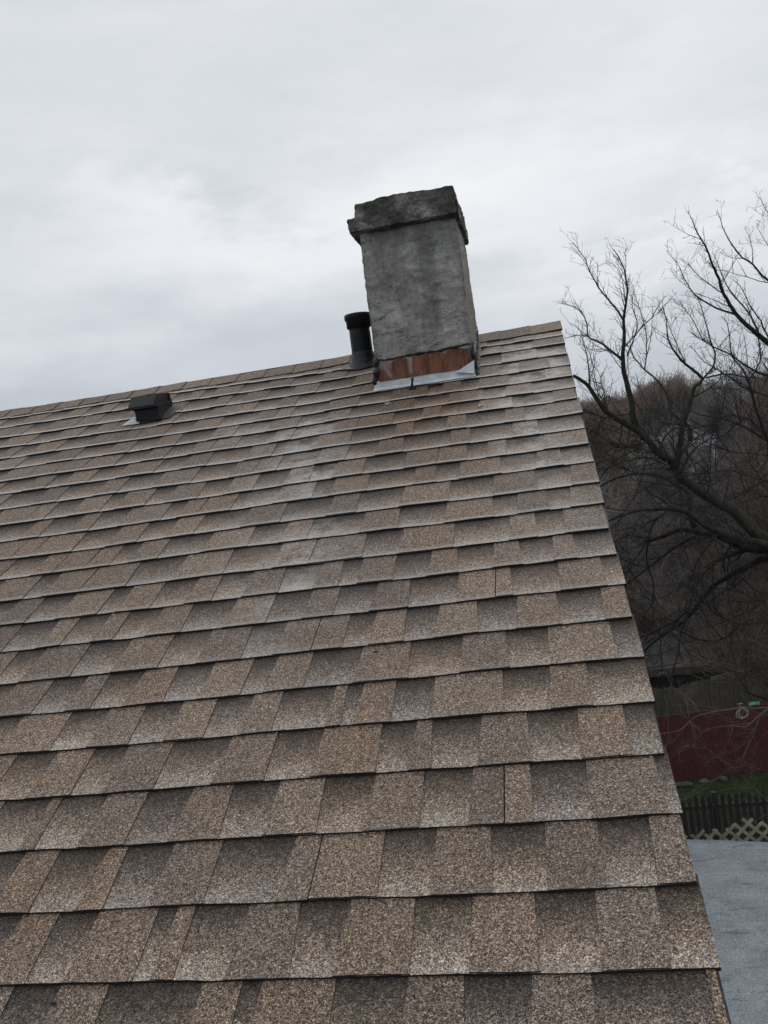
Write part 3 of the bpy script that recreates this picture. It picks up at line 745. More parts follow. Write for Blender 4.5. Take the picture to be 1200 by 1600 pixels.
# ---------------------------------------------------------------- ground
def sm(a, b, x):
    t = max(0, min(1, (x-a)/(b-a))); return t*t*(3-2*t)
def gh(x, y):
    h = -.9*sm(17.6, 22, y) + 5.5*sm(30, 110, y) + 6.0*sm(90, 330, y)
    h += (1.2*noise.noise(Vector((x*.02,y*.02,1))) + .5*noise.noise(Vector((x*.07,y*.07,3))))*sm(26,90,y)
    h += 1.0*sm(40,170,x)*sm(90,300,y) - 2.0*sm(-10,-80,x)*sm(150,300,y)
    return h
def ground():
    mb = MB()
    def axis(vals):
        return vals
    ys = [-1200,-500,-200,-80,-40,-20,-10,-5,0,5,9,12,14,15,16,17,17.6,18.4,19.2,20,21,22,24,27,30]
    y = 30
    while y < 420: y += 4+y*.02; ys.append(y)
    ys += [560,800,1300,2400]
    xs = [-2400,-1200,-600,-300,-200,-140,-100,-70,-50,-36,-26,-18,-12,-8,-4]+[i*1.0 for i in range(-2,12)]+[13,15,18,21,25,30,36,43,51,60,70,82,96,112,130,160,200,300,600,1200,2400]
    idx = {}
    for i, x in enumerate(xs):
        for j, y in enumerate(ys):
            idx[i,j] = len(mb.v); mb.v.append((x, y, gh(x, y)))
    for i in range(len(xs)-1):
        for j in range(len(ys)-1):
            mb.f.append((idx[i,j], idx[i+1,j], idx[i+1,j+1], idx[i,j+1])); mb.m.append(0); mb.sm.append(True)
    m = Mat('wet_ground', .95, .15)
    x, y, z = m.sep(m.tc.outputs['Object'])
    lit = m.ramp(m.noise(3.5,8,.7), [(.3,(.006,.005,.004)),(.5,(.015,.012,.010)),(.7,(.040,.029,.022))])
    far = m.mix(1.0, m.ramp(m.noise(.12,8,.7), [(.38,(.040,.026,.019)),(.62,(.13,.086,.064))]), m.ramp(m.noise(1.6,9,.8), [(.38,.35),(.62,1.6)]), 'MULTIPLY')
    c = m.mix(m.ramp(m.math('MULTIPLY', y, .01), [(.20,0.0),(.30,1.0)]), lit, far)
    gr = m.ramp(m.noise(6,8,.75), [(.32,(.011,.018,.006)),(.5,(.028,.048,.011)),(.72,(.052,.082,.019))])
    f1 = m.ramp(m.math('MULTIPLY', y, .01), [(.1475,0.0),(.151,1.0),(.1640,1.0),(.1660,0.0)])
    c = m.mix(m.math('MULTIPLY', f1, m.ramp(m.noise(1.2,5,.6), [(.33,.35),(.5,1.0)])), c, gr)
    m.col(c); m.bump(m.noise(11,8,.75), .05)
    tag(mb.build('ground', m.m), kind='structure')
ground()
def grass_tufts():
    mb = MB(); r = random.Random(5)
    for _ in range(9000):
        x, y = r.uniform(.8,6), r.uniform(14.9,16.5); h = r.uniform(.02,.075); a = r.uniform(0,6.28); w = .006
        p = Vector((x,y,gh(x,y)-.005)); t = p+Vector((r.uniform(-.03,.03), r.uniform(-.03,.03), h)); s_ = Vector((math.cos(a)*w, math.sin(a)*w, 0))
        mb.face([p-s_, p+s_, t])
    o = mb.build('grass', noisy('lawn_blades', (.014,.027,.008), (.045,.072,.018), 3, .8)); tag(o, 'short green grass between the red fence and the pointed fence', 'grass', kind='stuff')
grass_tufts()

# ---------------------------------------------------------------- fences
def boards(mb, xa, ya, xb, yb, w, gap, th, z0, top, jit=.0, pointed=0, both=False):
    L = math.hypot(xb-xa, yb-ya); ux, uy = (xb-xa)/L, (yb-ya)/L; nx, ny = -uy, ux; s_ = 0; i = 0
    while s_+w < L:
        t = top(xa+ux*s_) + U(-jit, jit); o = U(-.004,.004); q = U(-.01,.01)*jit*10
        def P(d, n_, z): return (xa+ux*(s_+d)+nx*(n_+o), ya+uy*(s_+d)+ny*(n_+o), z)
        zb = z0(xa+ux*s_, ya+uy*s_)
        if pointed:
            f = [P(0,0,zb),P(w,0,zb),P(w+q,0,t-pointed),P(w/2+q,0,t),P(q,0,t-pointed)]
            b = [P(0,th,zb),P(w,th,zb),P(w+q,th,t-pointed),P(w/2+q,th,t),P(q,th,t-pointed)]
            mb.face(f); mb.face(b[::-1])
            for k in range(5): mb.face([f[k], b[k], b[(k+1)%5], f[(k+1)%5]])
        else:
            mb.hexa([P(0,0,zb),P(w,0,zb),P(w,th,zb),P(0,th,zb),P(q,0,t),P(w+q,0,t),P(w+q,th,t),P(q,th,t)])
        s_ += w+gap; i += 1
def line(mb, xa, ya, xb, yb, z0, z1, off, th):
    L = math.hypot(xb-xa, yb-ya); ux, uy = (xb-xa)/L, (yb-ya)/L; nx, ny = -uy, ux
    p = [(xa+nx*off, ya+ny*off), (xb+nx*off, yb+ny*off), (xb+nx*(off+th), yb+ny*(off+th)), (xa+nx*(off+th), ya+ny*(off+th))]
    mb.hexa([(a,b,z0) for a,b in p]+[(a,b,z1) for a,b in p])

# maroon fence
REDW = noisy('maroon_painted_boards', (.036,.0055,.007), (.098,.016,.018), 7, .75, .003, vec=(8,8,.7))
RF = tag(empty('red_board_fence', (3,16.5,0)), 'dark red painted board fence behind the strip of grass', 'fence')
xa, ya, xb, yb = -1.0, 16.12, 9.0, 17.46
mb = MB(); boards(mb, xa, ya, xb, yb, .135, .006, .02, lambda x,y: .02, lambda x: 1.55, .008); mb.build('fence_panel', REDW, RF)
for z in (.35, 1.38):
    mb = MB(); line(mb, xa, ya, xb, yb, z, z+.09, .024, .04); mb.build('rail', REDW, RF)
for i in range(5):
    f = i/4; X, Y = xa+(xb-xa)*f, ya+(yb-ya)*f
    mb = MB(); mb.box(X-.045, X+.045, Y+.07, Y+.16, 0, 1.62); mb.build('post', REDW, RF)
# pointed picket fence, nearer
PF = tag(empty('picket_fence', (2,12.8,0)), 'dark weathered picket fence with pointed tops in front of the grass', 'fence')
xa, ya, xb, yb = -.5, 12.76, 7.5, 12.86
mb = MB(); boards(mb, xa, ya, xb, yb, .075, .045, .018, lambda x,y: .03, lambda x: 1.12, .02, .085); mb.build('pickets', WOODM, PF)
for z in (.25, .82):
    mb = MB(); line(mb, xa, ya, xb, yb, z, z+.08, .022, .04); mb.build('rail', noisy('greyed_rail_wood', (.03,.03,.026), (.06,.058,.05), 8), PF)
for i in range(4):
    X = xa+(xb-xa)*i/3; mb = MB(); mb.box(X-.045, X+.045, 12.88, 12.97, 0, 1.1); mb.build('post', WOODM, PF)
# tall grey stockade fence behind the red one
GREYW = noisy('old_grey_stockade_wood', (.014,.013,.010), (.115,.103,.080), 8, .9, .003, vec=(10,10,.6), lo=.3, hi=.72)
SF = tag(empty('stockade_fence', (3,17.9,0)), 'tall old grey wooden stockade fence behind the red fence', 'fence')
xa, ya, xb, yb = -1.5, 17.75, 10.0, 18.05
mb = MB(); boards(mb, xa, ya, xb, yb, .10, .008, .018, lambda x,y: gh(x,y)-.05, lambda x: 1.98-.10*sm(2.7,2.2,x)+.06*math.sin(x*2), .035, .03); mb.build('fence_panel', GREYW, SF)
for z in (.4, 1.5):
    mb = MB(); line(mb, xa, ya, xb, yb, z, z+.09, .024, .04); mb.build('rail', GREYW, SF)
# a pale plank leaning across the top of it
mb = MB(); a, b = aty(1112,1063,17.65), aty(1182,1051,17.65)
mb.hexa([a, b, b+Vector((0,.05,0)), a+Vector((0,.05,0)), a+Vector((0,0,.07)), b+Vector((0,0,.12)), b+Vector((0,.05,.12)), a+Vector((0,.05,.07))])
tag(mb.build('plank', noisy('pale_grey_plank', (.07,.07,.065), (.11,.11,.10), 6)), 'pale grey plank lying along the top of the stockade fence', 'plank')

# green lid and coiled hose
def ring(c, ax, bx, r, tr, n=28, ph=0, wob=0):
    return [c + ax*(math.cos(2*math.pi*i/n+ph)*(r+wob*math.sin(i*1.7))) + bx*(math.sin(2*math.pi*i/n+ph)*(r+wob*math.cos(i*2.3))) for i in range(n+1)]
g = aty(1180, 1100, 17.2); mb = MB()
axx, axy = Vector((1,.12,0)).normalized(), Vector((.0,.80,.12))
N_ = 28
pr = [(0,.0,.004),(.75,.0,.004),(.9,.0,.016),(1,.0,.0),(.97,.0,-.02)]
rings_ = [[g + axx*(.165*r*math.cos(2*math.pi*j/N_)) + axy*(.15*r*math.sin(2*math.pi*j/N_)) + Vector((0,0,h)) for j in range(N_)] for r,_,h in pr if r > 0]
for a, b in zip(rings_, rings_[1:]):
    for j in range(N_): mb.face([a[j], b[j], b[(j+1)%N_], a[(j+1)%N_]], smooth=True)
mb.face([rings_[0][j] for j in range(N_)])
lid = mb.build('plastic_saucer', noisy('green_plastic', (.012,.15,.085), (.02,.22,.12), 10, .45)); tag(lid, 'bright green round plastic saucer on the post behind the red fence', 'saucer')
mb = MB(); mb.tube([g+Vector((.0,.02,-.012)), Vector((g.x, g.y+.02, gh(g.x,g.y)))], .03, 8); tag(mb.build('fence_post', GREYW), 'thin grey post carrying the green saucer', 'post')
h0 = aty(1160, 1113, 16.30); fn = Vector((-.12,-1,0)).normalized(); mb = MB()
for i in range(5):
    c = h0 + Vector((U(-.03,.03), 0, U(-.03,.02))) + fn*(.012+.012*i); mb.tube(ring(c, Vector((1,.13,0)), Vector((0,0,1)), .11+.016*U(-1,1), 0, wob=.008, ph=i), .006, 6)
mb.tube([h0+Vector((-.10,0,.05))+fn*.02, h0+Vector((-.14,0,-.02))+fn*.02, h0+Vector((-.15,0,-.12))+fn*.02], .009, 6)
tag(mb.build('garden_hose', noisy('pale_hose', (.26,.25,.24), (.42,.41,.40), 20, .5)), 'pale garden hose coiled on the top of the red fence', 'hose')
a = aty(1156,1100,17.3); mb = MB(); mb.tube([a+Vector((-.06,0,0)), a+Vector((.06,0,.01))], .014, 6); mb.tube([a, a+Vector((0,0,-.22))], .01, 6); tag(mb.build('bracket', noisy('pale_bracket', (.2,.19,.17), (.3,.29,.27), 9)), 'small pale bracket above the coiled hose', 'bracket')
# stones at the foot of the red fence
for i, (x, y) in enumerate(((1066,1226),(1100,1221),(1131,1217))):
    p = atz(x, y, .05); s_ = (.20,.10,.09)[i]
    o = rough_block('stone', noisy('mossy_stone', (.04,.045,.035), (.10,.10,.085), 9, .9), p.x-s_, p.x+s_, p.y-.07, p.y+.07, 0, .10, (8,6,4), .02, tag(empty('garden_stone', (p.x,p.y,0)), ('largest flat mossy stone at the left foot of the red fence','small grey stone in the middle at the foot of the red fence','small grey stone furthest right at the foot of the red fence')[i], 'stone', 'stones at the foot of the red fence'), seed=i*4, round_=.05)

# ---------------------------------------------------------------- garage with a ribbed roof
def garage():
    G = tag(empty('garage', (4,21,0)), 'low garage with a grey ribbed metal roof and rusty eave behind the fences', 'garage')
    e0, e1 = aty(1000,1050,18.95), aty(1300,1018,19.3)
    zE = (e0.z+e1.z)/2; x0, x1 = 1.2, 9.5; y0 = 19.0; dpt = 2.2; rise = .46
    mb = MB(); n = 34
    for i in range(n):
        a = x0+(x1-x0)*i/n; b = x0+(x1-x0)*(i+1)/n; bb = b-.035
        mb.face([(a,y0,zE),(bb,y0,zE),(bb,y0+dpt,zE+rise),(a,y0+dpt,zE+rise)])
        mb.hexa([(bb,y0,zE-.002),(b,y0,zE-.002),(b,y0+dpt,zE+rise-.002),(bb,y0+dpt,zE+rise-.002),(bb+.005,y0,zE+.035),(b-.005,y0,zE+.035),(b-.005,y0+dpt,zE+rise+.035),(bb+.005,y0+dpt,zE+rise+.035)])
    mb.face([(x1,y0+dpt,zE+rise),(x1,y0+dpt*2,zE),(x0,y0+dpt*2,zE),(x0,y0+dpt,zE+rise)][::-1])
    mb.build('ribbed_roof', noisy('dull_grey_metal_roof', (.015,.0145,.014), (.045,.043,.041), 1.6, .8, vec=(1,1,1)), G)
    mb = MB(); mb.box(x0-.05, x1+.05, y0-.05, y0-.003, zE-.16, zE+.03); mb.build('eave_board', noisy('rusty_eave', (.016,.012,.008), (.075,.042,.022), 5, .8, vec=(3,3,1)), G)
    mb = MB(); mb.box(x0+.1, x1-.1, y0+.5, y0+dpt*2-.2, -1.2, zE-.17); mb.build('wall', noisy('dark_garage_wall', (.012,.012,.011), (.03,.028,.025), 3), G)
    # pale streak marks: three flat battens
    for x in (1097,1121,1146,1163):
        p = atz(x, 1030, zE+.18); mb = MB(); mb.box(p.x-.012, p.x+.012, p.y-.35, p.y+.55, 0, 0) if False else None
garage()
def cable():
    a, b = aty(1005,1046,9.5), aty(1215,1008,10.2); d = b-a; A = a-d*3; B = b+d*4
    mb = MB(); pts = []
    for i in range(61):
        f = i/60; p = A.lerp(B, f); pts.append(p + Vector((0,0,.0-.25*(1-(2*f-1)**2)+.24)))
    mb.tube(pts, .007, 5); o = mb.build('overhead_cable', EDGE); tag(o, 'thin dark overhead cable crossing in front of the garage roof', 'cable')
    p = aty(1142,1016,9.94); mb = MB(); mb.tube([p+Vector((0,0,.06)), p+Vector((0,0,-.05))], [.014,.020], 8); mb.build('cable_clamp', EDGE, o, (0,0,0))
cable()

# ---------------------------------------------------------------- the near bare tree
BARK = Mat('mossy_grey_bark', .9, .2)
bn = BARK.noise(30,6,.65,BARK.mp((1,1,.5))); bc = BARK.ramp(bn, [(.3,(.010,.010,.008)),(.5,(.030,.029,.024)),(.7,(.062,.058,.048))])
BARK.col(BARK.mix(BARK.ramp(BARK.noise(4,4,.6), [(.48,0.0),(.66,.45)]), bc, (.045,.055,.024))); BARK.bump(bn, .02); BARK = BARK.m
TWIG = noisy('dark_twig_bark', (.012,.010,.009), (.034,.029,.025), 12, .85)
TWIGL = noisy('pale_twig_bark', (.085,.075,.065), (.17,.15,.13), 9, .85)
class Tree:
    def __init__(s, name, label, cat, loc): s.e = tag(empty(name, loc), label, cat); s.limbs = []; s.thick = MB(); s.twig = MB()
    def limb(s, pix, r0, r1, Y=None, dY=0, tw=1.0, thick=True, upb=.35, tl=.26, light=False):
        # follows the limb seen in the photograph, at its own distance
        if Y is None:
            best = None
            for px2, P2 in s.limbs:
                for (a, b), p in zip(px2, P2):
                    q = (a-pix[0][0])**2+(b-pix[0][1])**2
                    if best is None or q < best[0]: best = (q, p.y)
            Y = best[1]
        n = len(pix); pp = []; P = []
        tot = sum(math.hypot(pix[i+1][0]-pix[i][0], pix[i+1][1]-pix[i][1]) for i in range(n-1)); acc = 0
        for i in range(n-1):
            (x0,y0),(x1,y1) = pix[i], pix[i+1]; L = math.hypot(x1-x0, y1-y0); m = max(2, int(L/9)); 
            pm = pix[max(0,i-1)]; pn = pix[min(n-1,i+2)]
            for k in range(m):
                t = k/m
                cx = .5*((2*x0)+(-pm[0]+x1)*t+(2*pm[0]-5*x0+4*x1-pn[0])*t*t+(-pm[0]+3*x0-3*x1+pn[0])*t**3)
                cy = .5*((2*y0)+(-pm[1]+y1)*t+(2*pm[1]-5*y0+4*y1-pn[1])*t*t+(-pm[1]+3*y0-3*y1+pn[1])*t**3)
                f = (acc+L*t)/tot; jx = U(-.7,.7); jy = U(-.7,.7)
                pp.append((cx+jx, cy+jy)); P.append(aty(cx+jx, cy+jy, Y+dY*f+.08*math.sin(f*5+n)))
            acc += L
        pp.append(pix[-1]); P.append(aty(pix[-1][0], pix[-1][1], Y+dY))
        N = len(P); r0 *= .80; R = [r0+(r1-r0)*(i/(N-1))**.8 for i in range(N)]
        (s.thick if thick and r0 > .012 else s.twig).tube(P, R, 9 if r0 > .03 else 6)
        s.limbs.append((pp, P))
        if tw > 0: s.twigs(P, R, tw, upb, tl)
        return P
    def twigs(s, P, R, dens, upb, tl):
        D = 0
        for a, b, r in zip(P, P[1:], R):
            d = (b-a); L = d.length
            if L < 1e-6: continue
            d = d/L; D += L*dens*52
            while D > 1:
                D -= 1
                side = Vector((U(-1,1), U(-1,1), U(-1,1))); side -= d*side.dot(d)
                if side.length < .1: continue
                side.normalize(); v = (side*U(.5,1.1) + d*U(.5,1.3) + Vector((0,0,upb*.7)))
                v.normalize()
                k = rnd.random(); tipf = .35+.65*min(1, (P[-1]-a).length/.45)
                ln = U(.015,.05) if k < .62 else (U(.05,.16) if k < .90 else U(.16,1.0)*tl*1.6*tipf)
                s.shoot(a.lerp(b, rnd.random()), v, ln, min(r*.5, .0017+ln*.012), 2 if ln > .1 else 0, upb)
    def shoot(s, p, v, ln, r, depth, upb):
        n = 2 if ln < .06 else max(3, int(ln/.05)); pts = [p]; q = p.copy(); dv = v.copy()
        for i in range(n):
            dv = (dv + Vector((U(-.13,.13), U(-.13,.13), U(-.13,.13)+upb*.10))).normalized(); q = q + dv*(ln/n); pts.append(q.copy())
            if depth and rnd.random() < .75:
                sd = Vector((U(-1,1),U(-1,1),U(-.4,1))); sd = (sd.normalized()+dv*.8).normalized()
                s.shoot(q, sd, ln*U(.12,.5) if depth > 1 else U(.012,.04), r*.65, depth-1, upb)
        s.twig.tube(pts, [max(.0010, r*(1-.75*i/n)) for i in range(n+1)], 3, cap=False)
    def done(s, bark, twig):
        s.thick.build('trunk', bark, s.e); s.twig.build('crown', twig, s.e)

T = Tree('bare_tree', 'large bare spreading tree with mossy limbs beside the roof edge', 'tree', (3.3,3.6,0))
YT = 3.0
fork = aty(1290, 905, YT+.1)
T.thick.tube([Vector((3.35,3.7,-.1)), Vector((3.25,3.6,1.0)), Vector((3.05,3.5,2.4)), Vector((2.75,3.35,4.2)), Vector((2.3,3.2,5.7)), fork], [.30,.24,.21,.19,.17,.14], 16)
T.limbs.append(([(1290,905)], [fork]))
lead = [(1290,905),(1300,820),(1290,730),(1275,640),(1262,590)]
T.limb(lead, .12, .07, YT+.1, .3, 0.0)
m1 = T.limb([(1290,905),(1250,880),(1215,860),(1182,835),(1157,807),(1140,794),(1112,780),(1085,762),(1062,745),(1050,722),(1030,710),(1010,685),(982,665),(945,642),(932,622),(915,600),(896,587)], .085, .012, YT+.1, -.6, .5)
L = T.limb
L([(1250,886),(1200,860),(1170,857),(1145,847),(1120,836),(1090,831),(1062,827),(1037,837),(1007,847)], .060, .016, None, .5, .5)
L([(1225,866),(1200,852),(1150,840),(1112,827),(1090,812),(1072,800),(1050,796),(1012,796),(985,800),(955,812),(940,818)], .045, .008, None, -.4, .6)
L([(1085,824),(1080,810),(1077,800),(1079,780),(1070,765),(1060,760),(1037,745),(1007,740),(982,742),(955,750),(936,762)], .032, .008, None, .3, .5)
L([(1270,900),(1200,872),(1175,882),(1150,895),(1115,915),(1097,937),(1072,967),(1030,997),(1002,1020)], .045, .008, None, .5, .7)
L([(1167,860),(1130,872),(1100,895),(1085,920),(1077,952),(1065,987),(1060,1020),(1048,1060)], .022, .004, None, -.5, .8)
L([(1085,838),(1055,855),(1025,877),(1000,897),(977,915),(960,935)], .020, .005, None, .6, .8)
L([(1010,685),(998,668),(990,655),(986,625),(977,590),(973,563),(975,535),(975,498),(978,478),(980,456),(976,422),(966,400),(960,391)], .038, .0025, None, -.2, 1.4)
L([(975,500),(959,478),(936,450),(922,424),(911,399),(895,379)], .011, .002, None, -.3, 1.6)
L([(978,480),(973,440),(966,420),(948,408)], .004, .0015, None, .2, 1.0)
L([(977,432),(978,410),(977,392)], .003, .0015, None, .2, 1.0)
L([(973,563),(953,546),(931,532),(919,526),(917,507),(905,484),(874,473)], .013, .002, None, .3, 1.7)
L([(919,526),(902,523),(883,529)], .005, .002, None, .2, 1.5)
L([(921,602),(920,580),(918,563),(911,532),(908,520)], .008, .002, None, -.2, 1.3)
L([(935,625),(932,600),(928,580),(921,545)], .005, .0015, None, .3, 1.3)
L([(948,640),(940,622),(930,604),(924,580)], .006, .002, None, .3, 1.2)
L([(1078,690),(1078,672),(1070,660),(1047,643),(1044,620),(1030,597),(1007,577),(990,558),(985,543),(970,530)], .020, .003, YT+.2, .5, 1.3)
L([(980,556),(993,524),(995,501),(988,480),(990,455)], .008, .002, None, -.3, 1.5)
L([(1007,577),(1010,552),(1009,521),(1002,490),(993,464),(989,445)], .007, .0015, None, .2, 1.5)
L([(1010,560),(1016,535),(1020,501),(1019,478)], .005, .0012, None, .3, .9)
L([(1056,728),(1062,700),(1066,670),(1075,640),(1085,605),(1098,592),(1072,570),(1057,553),(1044,529),(1041,500),(1036,480)], .034, .002, None, -.4, 1.4)
L([(1072,570),(1058,540),(1048,515),(1040,495),(1022,478)], .006, .0015, None, .3, 1.2)
L([(1098,592),(1114,574),(1118,555),(1113,540),(1106,517),(1097,483),(1088,462)], .012, .002, None, .2, 1.5)
L([(1113,540),(1098,530),(1086,505),(1075,490),(1062,471)], .006, .0015, None, -.3, 1.4)
L([(1104,591),(1129,585),(1157,587),(1190,592)], .009, .004, None, .4, .8)
E_ = L([(1262,590),(1235,560),(1200,536),(1189,527),(1167,508),(1150,491),(1131,459),(1123,436),(1112,410),(1102,385),(1089,364),(1082,345),(1075,331)], .040, .0018, None, -.5, 1.3)
L([(1150,491),(1129,485),(1110,476),(1091,464),(1078,451),(1068,432),(1056,408),(1041,391)], .012, .0015, None, .3, 1.3)
L([(1078,452),(1062,438),(1050,425),(1048,418)], .003, .0012, None, .2, .8)
L([(1185,522),(1172,492),(1146,461),(1131,436),(1119,406),(1113,395)], .013, .0018, None, .3, 1.2)
L([(1260,600),(1200,526),(1189,502),(1172,478),(1160,452),(1150,440)], .016, .002, None, -.2, 1.2)
L([(1131,459),(1110,445),(1092,432),(1080,418),(1076,410)], .006, .0015, None, -.3, 1.3)
L([(1270,560),(1235,470),(1200,438),(1189,430),(1176,413),(1159,402),(1144,383),(1133,364),(1126,345),(1122,332)], .024, .0018, YT+.3, -.4, 1.1)
L([(1176,411),(1176,395),(1174,381),(1164,353)], .004, .0012, None, .2, .7)
L([(1160,404),(1140,402),(1125,394)], .003, .0012, None, .2, .7)
L([(1235,440),(1200,383),(1192,372),(1182,353)], .008, .0012, YT, .2, .8)
L([(1240,400),(1200,332),(1189,313),(1182,302)], .008, .0012, YT, .2, .8)
L([(1262,610),(1200,587),(1176,578),(1142,555),(1116,542),(1095,530),(1080,520)], .020, .003, YT+.5, .2, 1.3)
L([(1200,690),(1180,636),(1172,604),(1161,578),(1144,557),(1140,530),(1136,505),(1128,495)], .018, .002, YT+.4, -.3, 1.2)
L([(1262,640),(1200,619),(1167,608),(1142,591),(1116,574),(1100,565),(1078,540)], .016, .002, YT+.2, .3, 1.2)
L([(1168,597),(1187,566),(1187,538),(1183,522)], .009, .005, None, .2, .9)
L([(1262,720),(1200,690),(1165,668),(1130,655),(1095,648),(1075,640)], .014, .003, YT+.6, -.3, 1.0)
L([(1215,700),(1170,655),(1135,650),(1120,660),(1125,685),(1140,705),(1170,708),(1200,712)], .008, .004, YT+.8, .2, 1.0)
for p in ([(1262,790),(1200,752),(1165,770),(1130,785),(1095,795),(1060,790)], [(1262,800),(1200,775),(1160,785),(1135,790),(1120,775)],
          [(1010,690),(975,700),(950,690),(925,672),(912,668)], [(1030,712),(1000,700),(960,695),(925,690),(905,690)],[(1040,725),(1010,716),(980,720),(940,735),(925,742)],
          [(960,655),(940,652),(915,640),(905,642)],[(1085,762),(1110,740),(1140,735),(1170,745),(1215,755)],
          [(1062,745),(1075,715),(1100,690),(1130,680),(1160,655),(1185,648)],[(1055,730),(1070,700),(1110,670),(1140,655)],
          [(1050,722),(1030,690),(1005,650),(995,632),(975,615)],[(1030,710),(1040,680),(1065,665),(1090,668),(1100,690)],
          [(1120,836),(1100,860),(1085,890),(1090,930),(1100,955)],[(1040,800),(1020,820),(1002,860),(980,885)],
          [(985,800),(965,815),(950,835),(955,850)],[(1015,838),(1010,870),(1020,910),(1020,950),(1028,990)],
          [(1145,847),(1130,880),(1140,910),(1165,930),(1215,945)],[(1097,937),(1120,960),(1160,975),(1215,970)],
          [(1150,895),(1185,925),(1215,930)],[(1065,987),(1095,1000),(1130,998),(1160,975),(1180,965)],
          [(1077,952),(1050,975),(1020,985),(1005,1005)],[(1090,700),(1105,730),(1115,765),(1130,790)]):
    L(p, .010, .0025, None if rnd.random() < .7 else YT+U(.2,1.2), U(-.6,.8), 1.1, upb=.1)
def spray(T, box, n, lmin, lmax, r0, dirx, light=False):
    cand = [(px, P) for pxs, Ps in T.limbs for px, P in zip(pxs, Ps) if box[0] < px[0] < box[2] and box[1] < px[1] < box[3]]
    for _ in range(n):
        px, p = rnd.choice(cand); ln = U(lmin, lmax); k = max(5, int(ln/.07))
        d = Vector((U(-1.0,.35)+dirx, U(-.8,.8), U(-.8,.9))).normalized(); curl = Vector((U(-.10,.10), U(-.1,.1), U(-.15,.18)))
        pts = [p]; q = p.copy(); R = []
        for i in range(k):
            d = (d + curl*.55 + Vector((U(-.07,.07), U(-.07,.07), U(-.07,.07)))).normalized(); q = q + d*ln/k; pts.append(q.copy())
        R = [max(.0016, r0*(1-.85*i/k)) for i in range(k+1)]
        T.twig.tube(pts, R, 4); T.twigs(pts, R, .75, .05, .30)
spray(T, (880,640,1230,1010), 170, .30, 1.0, .0055, -.15)
spray(T, (880,570,1230,700), 24, .2, .6, .004, 0)
T.done(BARK, TWIG)
T2 = Tree('bare_sapling', 'slender drooping branches of a pale young tree over the red fence', 'tree', (3.6,5.6,0))
YS = 5.2
s0 = aty(1330, 1120, YS); T2.thick.tube([Vector((3.6,5.6,-.1)), Vector((3.4,5.45,2)), s0], [.07,.055,.03], 10)
T2.limbs.append(([(1330,1120)], [s0]))
L = T2.limb
L([(1330,1120),(1260,1112),(1200,1106),(1178,1107),(1158,1107),(1127,1110),(1096,1117),(1077,1127),(1062,1142),(1031,1147),(1010,1160)], .018, .003, YS, .2, .30, upb=0, tl=.35)
L([(1077,1127),(1062,1147),(1045,1163),(1030,1170)], .005, .002, None, .2, .4, upb=0)
L([(1200,1106),(1192,1113),(1178,1125),(1165,1135),(1145,1134),(1127,1135),(1108,1139),(1096,1146)], .008, .0025, None, -.2, .35, upb=0)
L([(1096,1146),(1088,1135),(1078,1127)], .003, .002, None, .1, .2, upb=0)
L([(1095,1146),(1085,1158),(1070,1170),(1058,1176)], .003, .0015, None, .1, .8, upb=0)
L([(1191,1113),(1184,1130),(1176,1151),(1168,1168),(1160,1183),(1140,1200),(1121,1216),(1095,1235),(1065,1253)], .007, .002, None, .2, .7, upb=-.1)
L([(1176,1151),(1181,1161),(1178,1185),(1174,1206),(1178,1232)], .005, .0015, None, .1, .5, upb=-.1)
L([(1215,1260),(1190,1277),(1165,1290),(1140,1296)], .005, .002, YS, .1, .4, upb=0)
L([(1175,1155),(1150,1172),(1130,1178)], .003, .0012, None, .3, .9, upb=0)
L([(1215,1130),(1198,1145),(1184,1160)], .005, .002, YS+.3, .3, .4, upb=0)
L([(1090,1105),(1070,1085),(1050,1072),(1040,1050),(1025,1055)], .005, .002, YS+.6, .3, .9, upb=.1)
L([(1077,1127),(1074,1100),(1064,1080),(1058,1060)], .004, .0015, None, .3, .7, upb=.1)
L([(1127,1108),(1100,1103),(1070,1101),(1040,1103)], .003, .0015, None, .3, .3, upb=0)
L([(1215,1210),(1180,1200),(1160,1196),(1135,1205)], .004, .0015, YS+.2, .3, .8, upb=0)
spray(T2, (1000,1090,1230,1290), 26, .2, .6, .0035, -.1)
T2.done(TWIGL, TWIGL)

